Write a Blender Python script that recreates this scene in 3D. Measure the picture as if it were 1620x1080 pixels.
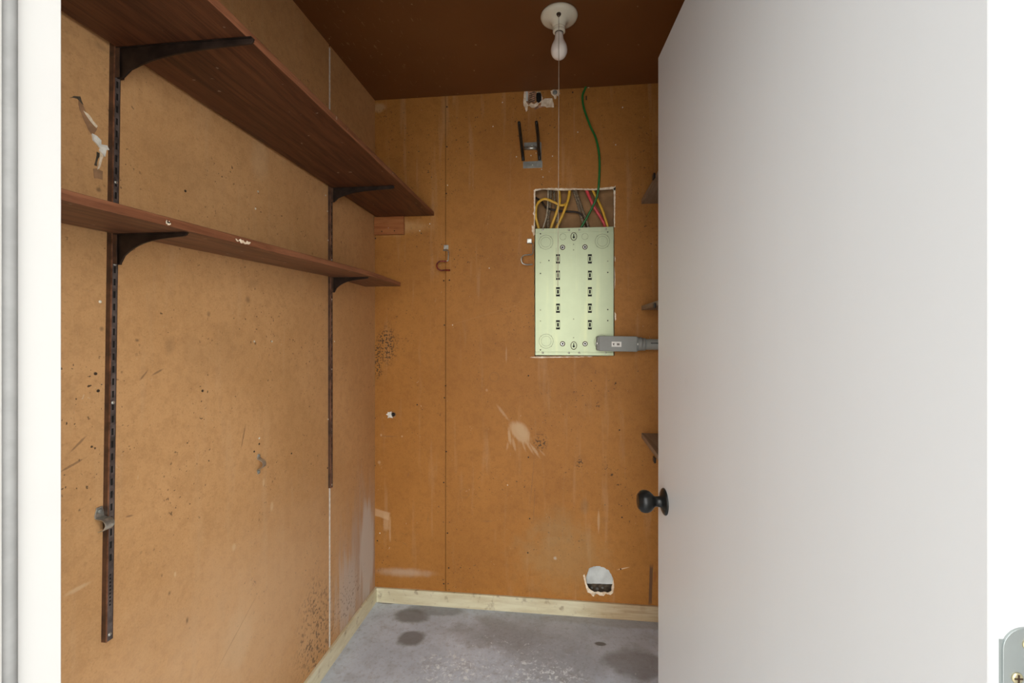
import bpy, bmesh, math, random
from mathutils import Vector, Matrix
random.seed(7)
S = bpy.context.scene
for o in list(bpy.data.objects): bpy.data.objects.remove(o)

# ------------------------------------------------------------------ camera
EYE = 1.32; YAW = math.radians(6.6); F = 720.0; HZ = 525.0
cam = bpy.data.cameras.new('camera'); co = bpy.data.objects.new('camera', cam)
S.collection.objects.link(co)
cam.lens = 16.0; cam.sensor_width = 36.0; cam.shift_y = -(540 - HZ) / 1620.0
cam.clip_start = 0.02
co.location = (0, 0, EYE); co.rotation_euler = (math.pi / 2, 0, YAW)
S.camera = co
# ------------------------------------------------------------------ light (daylight from outside the doorway)
w = bpy.data.worlds.new('world'); S.world = w; w.use_nodes = True
wt = w.node_tree; bg = wt.nodes['Background']
tc = wt.nodes.new('ShaderNodeTexCoord'); sx = wt.nodes.new('ShaderNodeSeparateXYZ'); mr = wt.nodes.new('ShaderNodeMapRange')
mx = wt.nodes.new('ShaderNodeMix'); mx.data_type = 'RGBA'
wt.links.new(tc.outputs['Generated'], sx.inputs[0]); wt.links.new(sx.outputs['Z'], mr.inputs[0])
mr.inputs[1].default_value = -0.1; mr.inputs[2].default_value = 0.5
wt.links.new(mr.outputs[0], mx.inputs['Factor'])
mx.inputs['A'].default_value = (0.95, 0.97, 1.0, 1); mx.inputs['B'].default_value = (0.90, 0.95, 1.0, 1)
wt.links.new(mx.outputs['Result'], bg.inputs['Color'])
bg.inputs['Strength'].default_value = 2.1
sun = bpy.data.lights.new('sun', 'SUN'); so = bpy.data.objects.new('sun', sun); S.collection.objects.link(so)
sun.energy = 10.0; sun.angle = math.radians(120); sun.color = (1.0, 0.97, 0.92)
so.rotation_euler = (math.radians(66), 0, math.radians(38))
S.view_settings.view_transform = 'Standard'; S.view_settings.look = 'None'
S.view_settings.exposure = 0.0; S.view_settings.gamma = 1.0; S.view_settings.use_curve_mapping = False

# ------------------------------------------------------------------ place dimensions
XL, XR, YB, YF, ZC = -0.926, 0.66, 2.144, 0.395, 2.457
cs, sn = math.cos(YAW), math.sin(YAW)
def ray(px, py):
    a = (px - 810) / F; b = (HZ - py) / F
    return Vector((cs * a - sn, sn * a + cs, b))
def on_y(px, py, Y):
    r = ray(px, py); return Vector((0, 0, EYE)) + r * (Y / r.y)
def on_x(px, py, X):
    r = ray(px, py); return Vector((0, 0, EYE)) + r * (X / r.x)
def on_z(px, py, Z):
    r = ray(px, py); return Vector((0, 0, EYE)) + r * ((Z - EYE) / r.z)
def B(px, py, off=0.0): return on_y(px, py, YB - off)      # back wall
def L(px, py, off=0.0): return on_x(px, py, XL + off)      # left wall

# ------------------------------------------------------------------ materials
class G:
    def __init__(s, name, rough=0.6, metal=0.0, spec=0.4):
        s.m = bpy.data.materials.new(name); s.m.use_nodes = True
        s.t = s.m.node_tree; s.b = s.t.nodes['Principled BSDF']
        s.b.inputs['Roughness'].default_value = rough; s.b.inputs['Metallic'].default_value = metal
        s.b.inputs['Specular IOR Level'].default_value = spec
        s.tc = s.t.nodes.new('ShaderNodeTexCoord')
        s.P = s.tc.outputs['Object']
    def _in(s, sock, v):
        if isinstance(v, (int, float)): sock.default_value = v
        elif isinstance(v, (tuple, list, Vector)):
            v = tuple(v)
            if sock.type == 'RGBA' and len(v) == 3: v = v + (1,)
            sock.default_value = v
        else: s.t.links.new(v, sock)
    def math(s, op, a, b=0.0, clamp=False):
        n = s.t.nodes.new('ShaderNodeMath'); n.operation = op; n.use_clamp = clamp
        s._in(n.inputs[0], a); s._in(n.inputs[1], b); return n.outputs[0]
    def vmath(s, op, a, b):
        n = s.t.nodes.new('ShaderNodeVectorMath'); n.operation = op
        s._in(n.inputs[0], a); s._in(n.inputs[1], b)
        return n.outputs['Value'] if op == 'LENGTH' else n.outputs[0]
    def noise(s, scale, detail=4, rough=0.55, stretch=None, off=(0, 0, 0), dist=0.0):
        P = s.P
        if stretch or off != (0, 0, 0):
            P = s.vmath('MULTIPLY', s.vmath('ADD', P, off), stretch or (1, 1, 1))
        n = s.t.nodes.new('ShaderNodeTexNoise'); s._in(n.inputs['Vector'], P)
        n.inputs['Scale'].default_value = scale; n.inputs['Detail'].default_value = detail
        n.inputs['Roughness'].default_value = rough; n.inputs['Distortion'].default_value = dist
        return n.outputs[0]
    def step(s, v, a, b):
        n = s.t.nodes.new('ShaderNodeMapRange'); n.interpolation_type = 'SMOOTHSTEP'
        s._in(n.inputs[0], v); n.inputs[1].default_value = a; n.inputs[2].default_value = b
        return n.outputs[0]
    def mix(s, f, a, b, mode='MIX'):
        n = s.t.nodes.new('ShaderNodeMix'); n.data_type = 'RGBA'; n.blend_type = mode
        s._in(n.inputs['Factor'], f); s._in(n.inputs['A'], a); s._in(n.inputs['B'], b)
        return n.outputs['Result']
    def blob(s, c, r, warp=None, amt=0.6, soft=0.5, rot=None):
        v = s.vmath('SUBTRACT', s.P, c)
        if rot:
            n = s.t.nodes.new('ShaderNodeVectorRotate'); n.rotation_type = 'EULER_XYZ'
            s._in(n.inputs['Vector'], v); n.inputs['Rotation'].default_value = rot; v = n.outputs[0]
        d = s.vmath('LENGTH', s.vmath('DIVIDE', v, r), (0, 0, 0))
        if warp is not None: d = s.math('ADD', d, s.math('MULTIPLY', s.math('SUBTRACT', warp, 0.5), amt * 2))
        return s.step(d, 1.0, 1.0 - soft)
    def rect(s, c, r, warp=None, amt=0.3, soft=0.25, rot=None):
        v = s.vmath('SUBTRACT', s.P, c)
        if rot:
            n = s.t.nodes.new('ShaderNodeVectorRotate'); n.rotation_type = 'EULER_XYZ'
            s._in(n.inputs['Vector'], v); n.inputs['Rotation'].default_value = rot; v = n.outputs[0]
        v = s.vmath('ABSOLUTE', s.vmath('DIVIDE', v, r), (0, 0, 0))
        x = s.t.nodes.new('ShaderNodeSeparateXYZ'); s._in(x.inputs[0], v)
        d = s.math('MAXIMUM', x.outputs[0], s.math('MAXIMUM', x.outputs[1], x.outputs[2]))
        if warp is not None: d = s.math('ADD', d, s.math('MULTIPLY', s.math('SUBTRACT', warp, 0.5), amt * 2))
        return s.step(d, 1.0, 1.0 - soft)
    def color(s, c): s._in(s.b.inputs['Base Color'], c)
    def bump(s, h, strength=0.2, dist=0.002):
        n = s.t.nodes.new('ShaderNodeBump'); s._in(n.inputs['Height'], h)
        n.inputs['Strength'].default_value = strength; n.inputs['Distance'].default_value = dist
        s.t.links.new(n.outputs[0], s.b.inputs['Normal'])

def simple(name, col, rough=0.6, metal=0.0, var=0.12, scale=40, bump=0.1, dark=None):
    g = G(name, rough, metal)
    n = g.noise(scale, 4)
    d = dark or tuple(c * (1 - var * 2) for c in col)
    g.color(g.mix(g.step(n, 0.3, 0.7), d, tuple(min(1, c * (1 + var)) for c in col)))
    if bump: g.bump(g.noise(scale * 4, 3), bump, 0.001)
    return g.m

def board(name, base, marks=None, wall='x'):
    """tan hardboard wall with fibre, scuffs, scratches and stains of their own shape"""
    g = G(name, 0.62, 0, 0.35)
    big = g.noise(2.3, 6, 0.6); mid = g.noise(9, 5, 0.6, off=(3, 1, 2)); fib = g.noise(260, 3, 0.7)
    c = g.mix(g.step(big, 0.3, 0.7), tuple(x * f for x, f in zip(base, (0.90, 0.86, 0.80))), tuple(x * f for x, f in zip(base, (1.08, 1.08, 1.10))))
    c = g.mix(g.math('MULTIPLY', g.step(mid, 0.52, 0.72), 0.35), c, tuple(x * f for x, f in zip(base, (0.72, 0.68, 0.62))))
    c = g.mix(g.math('MULTIPLY', g.step(fib, 0.35, 0.65), 0.22), c, tuple(x * f for x, f in zip(base, (1.35, 1.4, 1.5))))
    m2 = g.noise(38, 5, 0.7, off=(6, 1, 8)); m3 = g.noise(16, 4, 0.65, off=(1, 9, 4))
    c = g.mix(g.math('MULTIPLY', g.step(m2, 0.46, 0.64), 0.30), c, tuple(x * f for x, f in zip(base, (0.70, 0.64, 0.58))))
    c = g.mix(g.math('MULTIPLY', g.step(m3, 0.55, 0.70), 0.22), c, tuple(x * f for x, f in zip(base, (1.22, 1.28, 1.4))))
    c = g.mix(g.math('MULTIPLY', g.step(g.noise(150, 2, 0.5, off=(4, 6, 1)), 0.60, 0.68), 0.25), c, tuple(x * f for x, f in zip(base, (0.6, 0.52, 0.42))))
    spk = g.noise(115, 2, 0.4, off=(5, 2, 9)); spa = g.noise(5, 3, 0.5, off=(1, 7, 3))
    c = g.mix(g.math('MULTIPLY', g.step(spk, 0.69, 0.735), g.step(spa, 0.42, 0.65)), c, (0.08, 0.045, 0.02))
    st = (1, 26, 3) if wall == 'x' else (26, 1, 3)      # mostly vertical scratches
    s1 = g.noise(7, 3, 0.6, stretch=st, off=(4, 4, 1), dist=0.8)
    c = g.mix(g.math('MULTIPLY', g.step(s1, 0.70, 0.74), 0.30), c, tuple(x * 0.35 for x in base))
    st = (1, 5, 16) if wall == 'x' else (5, 1, 16)
    s2 = g.noise(9, 2, 0.5, stretch=st, off=(2, 6, 8), dist=1.5)
    c = g.mix(g.math('MULTIPLY', g.step(s2, 0.735, 0.76), 0.28), c, tuple(x * 0.4 for x in base))
    st = (1, 14, 9) if wall == 'x' else (14, 1, 9)
    s3 = g.noise(6, 2, 0.5, stretch=st, off=(7, 3, 5), dist=2.0)
    c = g.mix(g.math('MULTIPLY', g.step(s3, 0.745, 0.77), 0.5), c, (0.62, 0.50, 0.36))
    # streaks of vertical wash
    st = (1, 9, 0.8) if wall == 'x' else (9, 1, 0.8)
    s4 = g.noise(3, 4, 0.5, stretch=st, off=(9, 9, 0))
    c = g.mix(g.math('MULTIPLY', g.step(s4, 0.55, 0.75), 0.16), c, (0.60, 0.42, 0.25))
    if marks: c = marks(g, c)
    g.color(c)
    g.bump(fib, 0.12, 0.001)
    return g.m

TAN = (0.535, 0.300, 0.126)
def left_marks_and_daylight(g, c):
    wv = g.noise(14, 4, 0.6, off=(0, 3, 0)); fine = g.noise(60, 3, 0.6)
    drip = g.noise(5, 4, 0.6, stretch=(1, 7, 0.7), off=(1, 1, 1))
    def b(px, py, rw, rh, col, k, amt=0.5, soft=0.6, warp=wv):
        nonlocal c
        c = g.mix(g.math('MULTIPLY', g.blob(L(px, py), (9, rw, rh), warp, amt, soft), k), c, col)
    b(420, 960, 0.9, 0.45, (0.64, 0.42, 0.24), 0.45, 0.3, 0.9)  # broad pale lift low down: daylight on the wall painted into its colour
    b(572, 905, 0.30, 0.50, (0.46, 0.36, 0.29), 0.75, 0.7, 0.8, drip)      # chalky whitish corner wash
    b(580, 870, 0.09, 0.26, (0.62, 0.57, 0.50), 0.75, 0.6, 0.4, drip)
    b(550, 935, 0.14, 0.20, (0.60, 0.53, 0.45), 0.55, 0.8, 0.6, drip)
    # mildew speckle by the foot of the seam
    m = g.math('MULTIPLY', g.blob(L(500, 1010), (9, 0.17, 0.30), wv, 0.5, 0.8), g.step(g.noise(90, 2, 0.5, off=(2, 2, 2)), 0.52, 0.62))
    c = g.mix(g.math('MULTIPLY', m, 0.75), c, (0.10, 0.065, 0.04))
    m = g.math('MULTIPLY', g.blob(L(545, 955), (9, 0.22, 0.16), wv, 0.5, 0.8), g.step(g.noise(90, 2, 0.5, off=(6, 2, 2)), 0.58, 0.66))
    c = g.mix(g.math('MULTIPLY', m, 0.6), c, (0.14, 0.09, 0.06))
    for (px, py, rw, rh, k) in ((268, 545, 0.020, 0.032, 0.30), (330, 497, 0.008, 0.010, .5), (392, 474, 0.014, 0.014, .5), (217, 538, .008, .006, .8),
                                (321, 618, .005, .005, .9), (404, 543, .006, .006, .9), (296, 981, .006, .012, .8), (268, 938, .006, .008, .7), (256, 910, .004, .007, .7),
                                (400, 448, .035, .02, .22), (340, 560, .20, .10, .13), (300, 270, .2, .08, .12), (410, 822, .006, .010, .7),
                                (161, 520, .007, .007, .6), (150, 590, .004, .004, .8), (156, 300, .007, .006, .7), (160, 75, .028, .012, .35)):
        b(px, py, rw, rh, (0.15, 0.085, 0.04), k, 0.8, 0.9)
    for (px, py, rw, rh, k) in ((430, 800, .010, .02, .5), (370, 865, .012, .018, .5), (417, 763, .006, .014, .6), (277, 908, .004, .008, .6),
                                (125, 930, .035, .006, .5), (380, 1010, .10, .10, .30), (412, 250, .05, .10, .25)):
        b(px, py, rw, rh, (0.66, 0.47, 0.28), k, 0.5, 0.7)
    # diagonal crease, lower middle
    c = g.mix(g.math('MULTIPLY', g.blob(L(376, 998), (9, 0.16, 0.003), fine, 0.5, 0.8, rot=(-0.60, 0, 0)), 0.3), c, (0.22, 0.12, 0.05))
    for (px, py, ln, an) in ((123, 703, .026, -.7), (115, 735, .035, -.3), (205, 816, .012, .2), (228, 593, .02, -.8), (250, 588, .02, -.4), (185, 600, .01, .3), (385, 690, .05, -1.3)):
        c = g.mix(g.math('MULTIPLY', g.blob(L(px, py), (9, ln, 0.0028), fine, 0.6, 0.6, rot=(an, 0, 0)), 0.65), c, (0.18, 0.10, 0.05))
    return c
def back_marks(g, c):
    wv = g.noise(14, 4, 0.6, off=(0, 3, 0)); fine = g.noise(60, 3, 0.6)
    drip = g.noise(6, 4, 0.6, stretch=(7, 1, 0.7), off=(1, 1, 1))
    def b(px, py, rw, rh, col, k, amt=0.5, soft=0.6, warp=wv, rot=None):
        nonlocal c
        c = g.mix(g.math('MULTIPLY', g.blob(B(px, py), (rw, 9, rh), warp, amt, soft, rot), k), c, col)
    PALE = (0.56, 0.37, 0.20)
    # old wipe mark with a tail
    hair = g.noise(9, 4, 0.7, stretch=(5, 1, 1.2), off=(3, 3, 3), dist=0.8)
    b(822, 684, 0.078, 0.042, PALE, 0.80, 0.45, 0.45, hair, (0, -0.85, 0))
    b(826, 680, 0.052, 0.036, PALE, 0.55, 0.30, 0.5, wv, (0, -0.85, 0))
    b(795, 652, 0.06, 0.010, PALE, 0.50, 0.4, 0.8, fine, (0, -0.9, 0))
    for (px, py, ln, wd, an, k) in ((806, 690, .055, .010, -1.45, .65), (813, 702, .045, .009, -1.35, .5), (846, 712, .050, .009, -0.95, .65), (838, 708, .045, .008, -1.0, .5), (829, 706, .035, .007, -1.2, .4), (803, 705, .03, .008, -1.7, .35), (858, 716, .03, .006, -.8, .35)):
        b(px, py, ln, wd, PALE, k, 0.35, 0.7, fine, (0, an, 0))
    # corner patches
    c = g.mix(g.math('MULTIPLY', g.rect(B(604, 813), (0.05, 9, 0.022), wv, 0.3, 0.4, (0, -0.22, 0)), 0.6), c, (0.62, 0.41, 0.23))
    c = g.mix(g.math('MULTIPLY', g.rect(B(611, 825), (0.018, 9, 0.05), fine, 0.3, 0.5), 0.45), c, (0.62, 0.41, 0.23)); c = g.mix(g.math('MULTIPLY', g.rect(B(617, 838), (0.006, 9, 0.07), fine, 0.3, 0.5), 0.4), c, (0.62, 0.41, 0.23))
    b(640, 905, 0.20, 0.030, (0.58, 0.46, 0.35), 0.50, 0.5, 0.9)
    b(616, 360, 0.26, 0.05, (0.62, 0.38, 0.16), 0.45, 0.5, 0.6)
    b(600, 170, 0.04, 0.03, (0.55, 0.36, 0.18), 0.6, 0.5, 0.6)
    b(925, 800, 0.03, 0.05, (0.22, 0.13, 0.06), 0.35, 0.4, 0.7)
    b(880, 830, 0.16, 0.12, (0.33, 0.20, 0.08), 0.30, 0.6, 0.8)
    b(890, 880, 0.30, 0.22, (0.40, 0.27, 0.12), 0.35, 0.6, 0.8)
    b(947, 825, 0.007, 0.07, PALE, 0.55, 0.3, 0.6)
    b(652, 935, 0.13, 0.02, PALE, 0.25, 0.4, 0.6)
    b(770, 944, 0.14, 0.014, PALE, 0.35, 0.4, 0.6)
    b(616, 690, 0.06, 0.004, (0.22, 0.11, 0.05), 0.45, 0.4, 0.6)
    b(603, 688, 0.006, 0.008, PALE, 0.7); b(636, 690, 0.006, 0.006, PALE, 0.7); b(600, 731, .01, .010, PALE, .6)
    b(770, 617, 0.008, 0.010, PALE, 0.4); b(760, 500, 0.26, 0.003, PALE, 0.08, 0.2, 0.5, rot=(0, 0.28, 0))
    b(801, 560, 0.006, 0.05, PALE, 0.35, 0.3, 0.6)
    b(878, 883, .012, .012, (0.6, 0.58, 0.5), .5, .8)
    for (px, py) in ((782, 596), (735, 780)):
        d = g.vmath('LENGTH', g.vmath('DIVIDE', g.vmath('SUBTRACT', g.P, B(px, py)), (0.022, 9, 0.022)), (0, 0, 0))
        ring = g.math('SUBTRACT', 1.0, g.math('MULTIPLY', g.math('ABSOLUTE', g.math('SUBTRACT', d, 1.0)), 7.0), clamp=True)
        c = g.mix(g.math('MULTIPLY', ring, 0.35), c, (0.18, 0.10, 0.04))
    # fly-speck mildew
    for (px, py, rw, rh, lo, k) in ((612, 545, .065, .13, .50, .9), (597, 570, .03, .12, .49, .8), (640, 540, .10, .07, .62, .6), (855, 700, .045, .06, .51, .85), (918, 735, .03, .045, .53, .85),
                                (960, 740, .04, .09, .62, .8), (978, 766, .02, .008, .5, .9), (610, 180, .07, .06, .60, .7), (600, 590, .05, .02, .5, .6),
                                (945, 640, .02, .02, .55, .8), (968, 750, .012, .012, .5, .9), (1010, 870, .06, .05, .66, .6), (880, 780, .3, .2, .69, .6)):
        m = g.math('MULTIPLY', g.blob(B(px, py), (rw, 9, rh), wv, 0.4, 0.7), g.step(g.noise(110, 2, 0.5, off=(2, 2, 2)), lo, lo + 0.06))
        c = g.mix(g.math('MULTIPLY', m, k), c, (0.06, 0.035, 0.015))
    c = g.mix(g.math('MULTIPLY', g.rect(B(1029.5, 925), (0.0085, 9, 0.102), fine, 0.15, 0.3, (0, -0.03, 0)), 0.85), c, (0.11, 0.06, 0.033))         # dark brush stripe
    b(1036, 912, 0.006, 0.03, (0.30, 0.10, 0.03), 0.6, 0.2, 0.4)
    for (px, py, ln, an) in ((677, 821, .03, 1.5), (646, 750, .02, 1.3), (772, 824, .04, .05), (842, 760, .16, 1.48), (845, 800, .12, 1.52), (640, 860, .02, -.6)):
        c = g.mix(g.math('MULTIPLY', g.blob(B(px, py), (ln, 9, 0.0025), fine, 0.35, 0.6, rot=(0, an, 0)), 0.45), c, (0.20, 0.11, 0.05))
    c = g.mix(g.math('MULTIPLY', g.blob(B(986, 899), (0.035, 9, 0.003), fine, 0.3, 0.6, rot=(0, 0.28, 0)), 0.8), c, (0.8, 0.62, 0.42))
    return c
M = {}
M['wall_left'] = board('hardboard_left', TAN, left_marks_and_daylight, 'x')
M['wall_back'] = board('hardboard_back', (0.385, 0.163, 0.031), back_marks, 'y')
M['wall'] = board('hardboard_plain', TAN, None, 'x')
def wood(name, a, b, along='y', rough=0.5, scale=18):
    g = G(name, rough, 0, 0.4)
    st = {'x': (0.35, 6, 6), 'y': (6, 0.35, 6), 'z': (6, 6, 0.35)}[along]
    n = g.noise(scale * 0.5, 6, 0.65, stretch=st, dist=0.6); n2 = g.noise(scale * 3, 3, 0.6, stretch=st, off=(3, 1, 4)); n3 = g.noise(3, 4)
    c = g.mix(g.step(n, 0.3, 0.7), a, b)
    c = g.mix(g.math('MULTIPLY', g.step(n2, 0.5, 0.7), 0.35), c, tuple(x * 0.45 for x in a))
    c = g.mix(g.math('MULTIPLY', g.step(n3, 0.5, 0.8), 0.3), c, tuple(x * 1.5 for x in b))
    dust = g.noise(45, 2, 0.4, off=(8, 8, 8))
    c = g.mix(g.math('MULTIPLY', g.step(dust, 0.73, 0.78), 0.5), c, (0.5, 0.4, 0.3))
    g.color(c); g.bump(n2, 0.15, 0.001)
    return g.m
M['shelf'] = wood('walnut_stained_wood', (0.052, 0.016, 0.006), (0.145, 0.050, 0.019))
M['shelf_low'] = wood('worn_brown_wood', (0.095, 0.038, 0.019), (0.21, 0.092, 0.046))
M['edge'] = wood('reddish_wood_edge', (0.15, 0.052, 0.022), (0.30, 0.12, 0.058))
M['block'] = wood('cedar_brown_wood', (0.28, 0.085, 0.022), (0.40, 0.15, 0.045), 'x')
M['grey_wood'] = wood('weathered_grey_wood', (0.20, 0.145, 0.10), (0.30, 0.23, 0.165))
def mk_ceiling():
    g = G('dark_brown_ceiling_panel', 0.5, 0, 0.4)
    a = g.noise(2, 5); s = g.noise(22, 3, 0.6, stretch=(5, 1, 1), off=(1, 3, 1), dist=0.6)
    c = g.mix(g.step(a, 0.3, 0.7), (0.150, 0.052, 0.013), (0.185, 0.068, 0.018))
    area = g.blob((-0.72, 1.65, ZC), (0.35, 0.6, 1), g.noise(6, 3), 0.5, 0.7)
    c = g.mix(g.math('MULTIPLY', g.math('MULTIPLY', g.step(s, 0.64, 0.69), area), 0.5), c, (0.42, 0.26, 0.13))
    c = g.mix(g.math('MULTIPLY', g.step(g.noise(50, 2, .4, off=(3, 3, 3)), 0.75, 0.78), 0.6), c, (0.5, 0.35, 0.2))
    g.color(c); return g.m
M['ceiling'] = mk_ceiling()
def mk_floor():
    g = G('concrete_slab', 0.7, 0, 0.35)
    a = g.noise(3, 6, 0.6); b_ = g.noise(14, 5, 0.65, off=(2, 2, 2)); f = g.noise(140, 3, 0.6)
    c = g.mix(g.step(a, 0.3, 0.7), (0.47, 0.54, 0.63), (0.64, 0.72, 0.82))
    c = g.mix(g.math('MULTIPLY', g.step(b_, 0.45, 0.7), 0.35), c, (0.29, 0.29, 0.295))
    c = g.mix(g.math('MULTIPLY', g.step(f, 0.45, 0.65), 0.2), c, (0.56, 0.56, 0.57))
    wv = g.noise(9, 4, 0.6, off=(5, 5, 5))
    def P(px, py): return on_z(px, py, 0.0)
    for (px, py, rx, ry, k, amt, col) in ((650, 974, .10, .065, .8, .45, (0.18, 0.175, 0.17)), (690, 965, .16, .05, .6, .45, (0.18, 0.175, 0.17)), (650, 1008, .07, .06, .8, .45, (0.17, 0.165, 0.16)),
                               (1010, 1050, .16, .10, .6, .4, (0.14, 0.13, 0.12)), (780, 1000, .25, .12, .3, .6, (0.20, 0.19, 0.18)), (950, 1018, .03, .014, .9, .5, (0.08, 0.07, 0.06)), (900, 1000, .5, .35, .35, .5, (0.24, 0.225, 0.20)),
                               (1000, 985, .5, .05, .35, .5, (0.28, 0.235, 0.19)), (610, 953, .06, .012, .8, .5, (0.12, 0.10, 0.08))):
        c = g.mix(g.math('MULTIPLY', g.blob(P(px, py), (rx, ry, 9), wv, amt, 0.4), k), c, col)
    spl = g.noise(46, 6, 0.8, off=(1, 8, 3), dist=0.6)
    for (px, py, rx, ry, lo) in ((705, 1060, .17, .14, .52), (810, 1065, .36, .22, .56), (790, 1010, .40, .22, .60), (960, 1030, .35, .2, .62), (860, 1065, .2, .1, .52), (920, 1010, .3, .1, .66)):
        m = g.math('MULTIPLY', g.blob(P(px, py), (rx, ry, 9), wv, 0.4, 0.7), g.step(spl, lo, lo + 0.07))
        c = g.mix(g.math('MULTIPLY', m, 0.75), c, (0.90, 0.97, 1.0))
    c = g.mix(g.math('MULTIPLY', g.step(g.noise(60, 4, 0.7, off=(7, 7, 7)), 0.50, 0.66), 0.28), c, (0.22, 0.215, 0.21))
    g.color(c); g.bump(b_, 0.2, 0.003); return g.m
M['floor'] = mk_floor()
M['baseboard'] = None
def mk_base():
    g = G('cream_painted_baseboard', 0.6, 0, 0.35)
    n = g.noise(10, 5, 0.6, stretch=(0.6, 0.6, 3)); d = g.noise(24, 4, 0.6, off=(2, 2, 2)); gr = g.noise(14, 3, 0.6, stretch=(0.5, 1, 14))
    c = g.mix(g.step(n, 0.3, 0.7), (0.60, 0.53, 0.34), (0.74, 0.70, 0.50))
    c = g.mix(g.math('MULTIPLY', g.step(d, 0.56, 0.72), 0.6), c, (0.26, 0.19, 0.11))
    r = g.blob((0.42, YB, 0.03), (0.42, 9, 9), g.noise(5, 3), 0.2, 0.7)
    c = g.mix(g.math('MULTIPLY', r, 0.8), c, g.mix(g.step(gr, 0.4, 0.6), (0.34, 0.21, 0.10), (0.46, 0.33, 0.19)))
    g.color(c); g.bump(gr, 0.1, 0.001); return g.m
M['baseboard'] = mk_base()
M['white_paint'] = simple('white_gloss_paint', (0.50, 0.495, 0.475), 0.42, var=0.01, scale=6, bump=0.05)
def mk_door():
    g = G('white_door_paint', 0.38, 0, 0.45)
    n = g.noise(2.5, 3, stretch=(3, 3, 0.3)); f = g.noise(70, 2, .4)
    c = g.mix(n, (0.59, 0.595, 0.585), (0.625, 0.63, 0.62))
    c = g.mix(g.math('MULTIPLY', g.step(g.noise(7, 2, .3, off=(4, 1, 1)), 0.74, 0.80), 0.4), c, (0.5, 0.49, 0.47))
    g.color(c); g.bump(g.noise(120, 2), 0.04, 0.001); return g.m
M['door'] = mk_door()
M['gypsum'] = simple('torn_cream_gypsum', (0.86, 0.76, 0.60), 0.85, var=0.08, scale=60, bump=0.4, dark=(0.66, 0.50, 0.33))
M['chalk'] = simple('white_filler', (0.80, 0.78, 0.70), 0.85, var=0.1, scale=80, bump=0.3)
M['cavity'] = simple('brown_cavity_board', (0.36, 0.20, 0.085), 0.8, var=0.15, scale=12)
M['stud'] = simple('dark_cavity_lath', (0.10, 0.075, 0.05), 0.9, var=0.3, scale=50, bump=0.5)
M['lath'] = simple('pink_brown_lath', (0.45, 0.25, 0.15), 0.85, var=0.3, scale=50, bump=0.5)
M['drywall'] = simple('pale_drywall', (0.62, 0.65, 0.63), 0.8, var=0.08, scale=20)
M['std_metal'] = simple('bronze_painted_steel', (0.115, 0.062, 0.038), 0.42, 0.4, var=0.3, scale=30, dark=(0.060, 0.038, 0.028))
M['std_edge'] = simple('copper_edge_steel', (0.30, 0.155, 0.095), 0.40, 0.6, var=0.3, scale=30)
M['std_face'] = simple('dark_grey_steel', (0.135, 0.108, 0.098), 0.45, 0.3, var=0.3, scale=40)
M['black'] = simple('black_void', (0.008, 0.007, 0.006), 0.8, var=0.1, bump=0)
M['bracket'] = simple('dark_brown_steel', (0.030, 0.019, 0.014), 0.42, 0.3, var=0.3, scale=25)
def mk_galv():
    g = G('galvanized_steel', 0.42, 0.55, 0.5)
    n = g.noise(14, 4, 0.6); st = g.noise(5, 3, stretch=(6, 1, 0.4)); v = g.noise(90, 2)
    c = g.mix(n, (0.33, 0.37, 0.24), (0.41, 0.455, 0.29))
    c = g.mix(g.math('MULTIPLY', g.step(st, 0.5, 0.75), 0.25), c, (0.58, 0.58, 0.30))
    g.color(c); g.bump(v, 0.03, 0.001); return g.m
M['galv'] = mk_galv()
M['galv_line'] = simple('galvanized_scored_line', (0.17, 0.18, 0.12), 0.6, 0.5, var=0.15, scale=30, bump=0)
M['zinc'] = simple('zinc_plated_steel', (0.60, 0.60, 0.54), 0.35, 0.8, var=0.2, scale=60)
M['grey_metal'] = simple('grey_painted_steel', (0.30, 0.30, 0.27), 0.45, 0.4, var=0.15, scale=30)
M['pvc'] = simple('grey_pvc', (0.27, 0.275, 0.25), 0.45, var=0.05, scale=10, bump=0.03)
M['pvc_dark'] = simple('dark_grey_pvc', (0.14, 0.13, 0.12), 0.45, var=0.05, scale=10, bump=0)
M['sticker'] = simple('white_label', (0.82, 0.80, 0.74), 0.5, var=0.02, bump=0)
M['yellow'] = simple('yellow_cable_jacket', (0.72, 0.42, 0.04), 0.4, var=0.1, scale=30)
M['red'] = simple('red_cable_jacket', (0.62, 0.06, 0.07), 0.4, var=0.1, scale=30)
M['green'] = simple('green_wire_insulation', (0.020, 0.17, 0.035), 0.35, var=0.1, scale=30)
M['white_cable'] = simple('dusty_white_cable', (0.45, 0.38, 0.27), 0.6, var=0.2, scale=50)
def mk_braid():
    g = G('braided_cloth_cable', 0.8)
    v = g.t.nodes.new('ShaderNodeTexVoronoi'); v.inputs['Scale'].default_value = 260
    g.t.links.new(g.P, v.inputs['Vector'])
    g.color(g.mix(g.step(v.outputs['Distance'], 0.3, 0.6), (0.055, 0.040, 0.026), (0.28, 0.21, 0.13)))
    return g.m
M['braid'] = mk_braid()
M['vinyl_black'] = simple('worn_black_vinyl', (0.016, 0.014, 0.012), 0.4, var=0.3, scale=50)
M['vinyl_red'] = simple('worn_red_vinyl', (0.20, 0.022, 0.010), 0.4, var=0.4, scale=90)
M['porcelain'] = simple('off_white_porcelain', (0.80, 0.74, 0.58), 0.25, var=0.04, scale=10, bump=0)
M['bulb'] = simple('soft_white_bulb_glass', (0.88, 0.80, 0.72), 0.18, var=0.01, bump=0)
M['string'] = simple('dusty_pull_string', (0.42, 0.35, 0.26), 0.8, var=0.1, bump=0)
M['knob'] = simple('satin_black_bronze', (0.018, 0.018, 0.017), 0.30, 0.5, var=0.1, bump=0)
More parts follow.
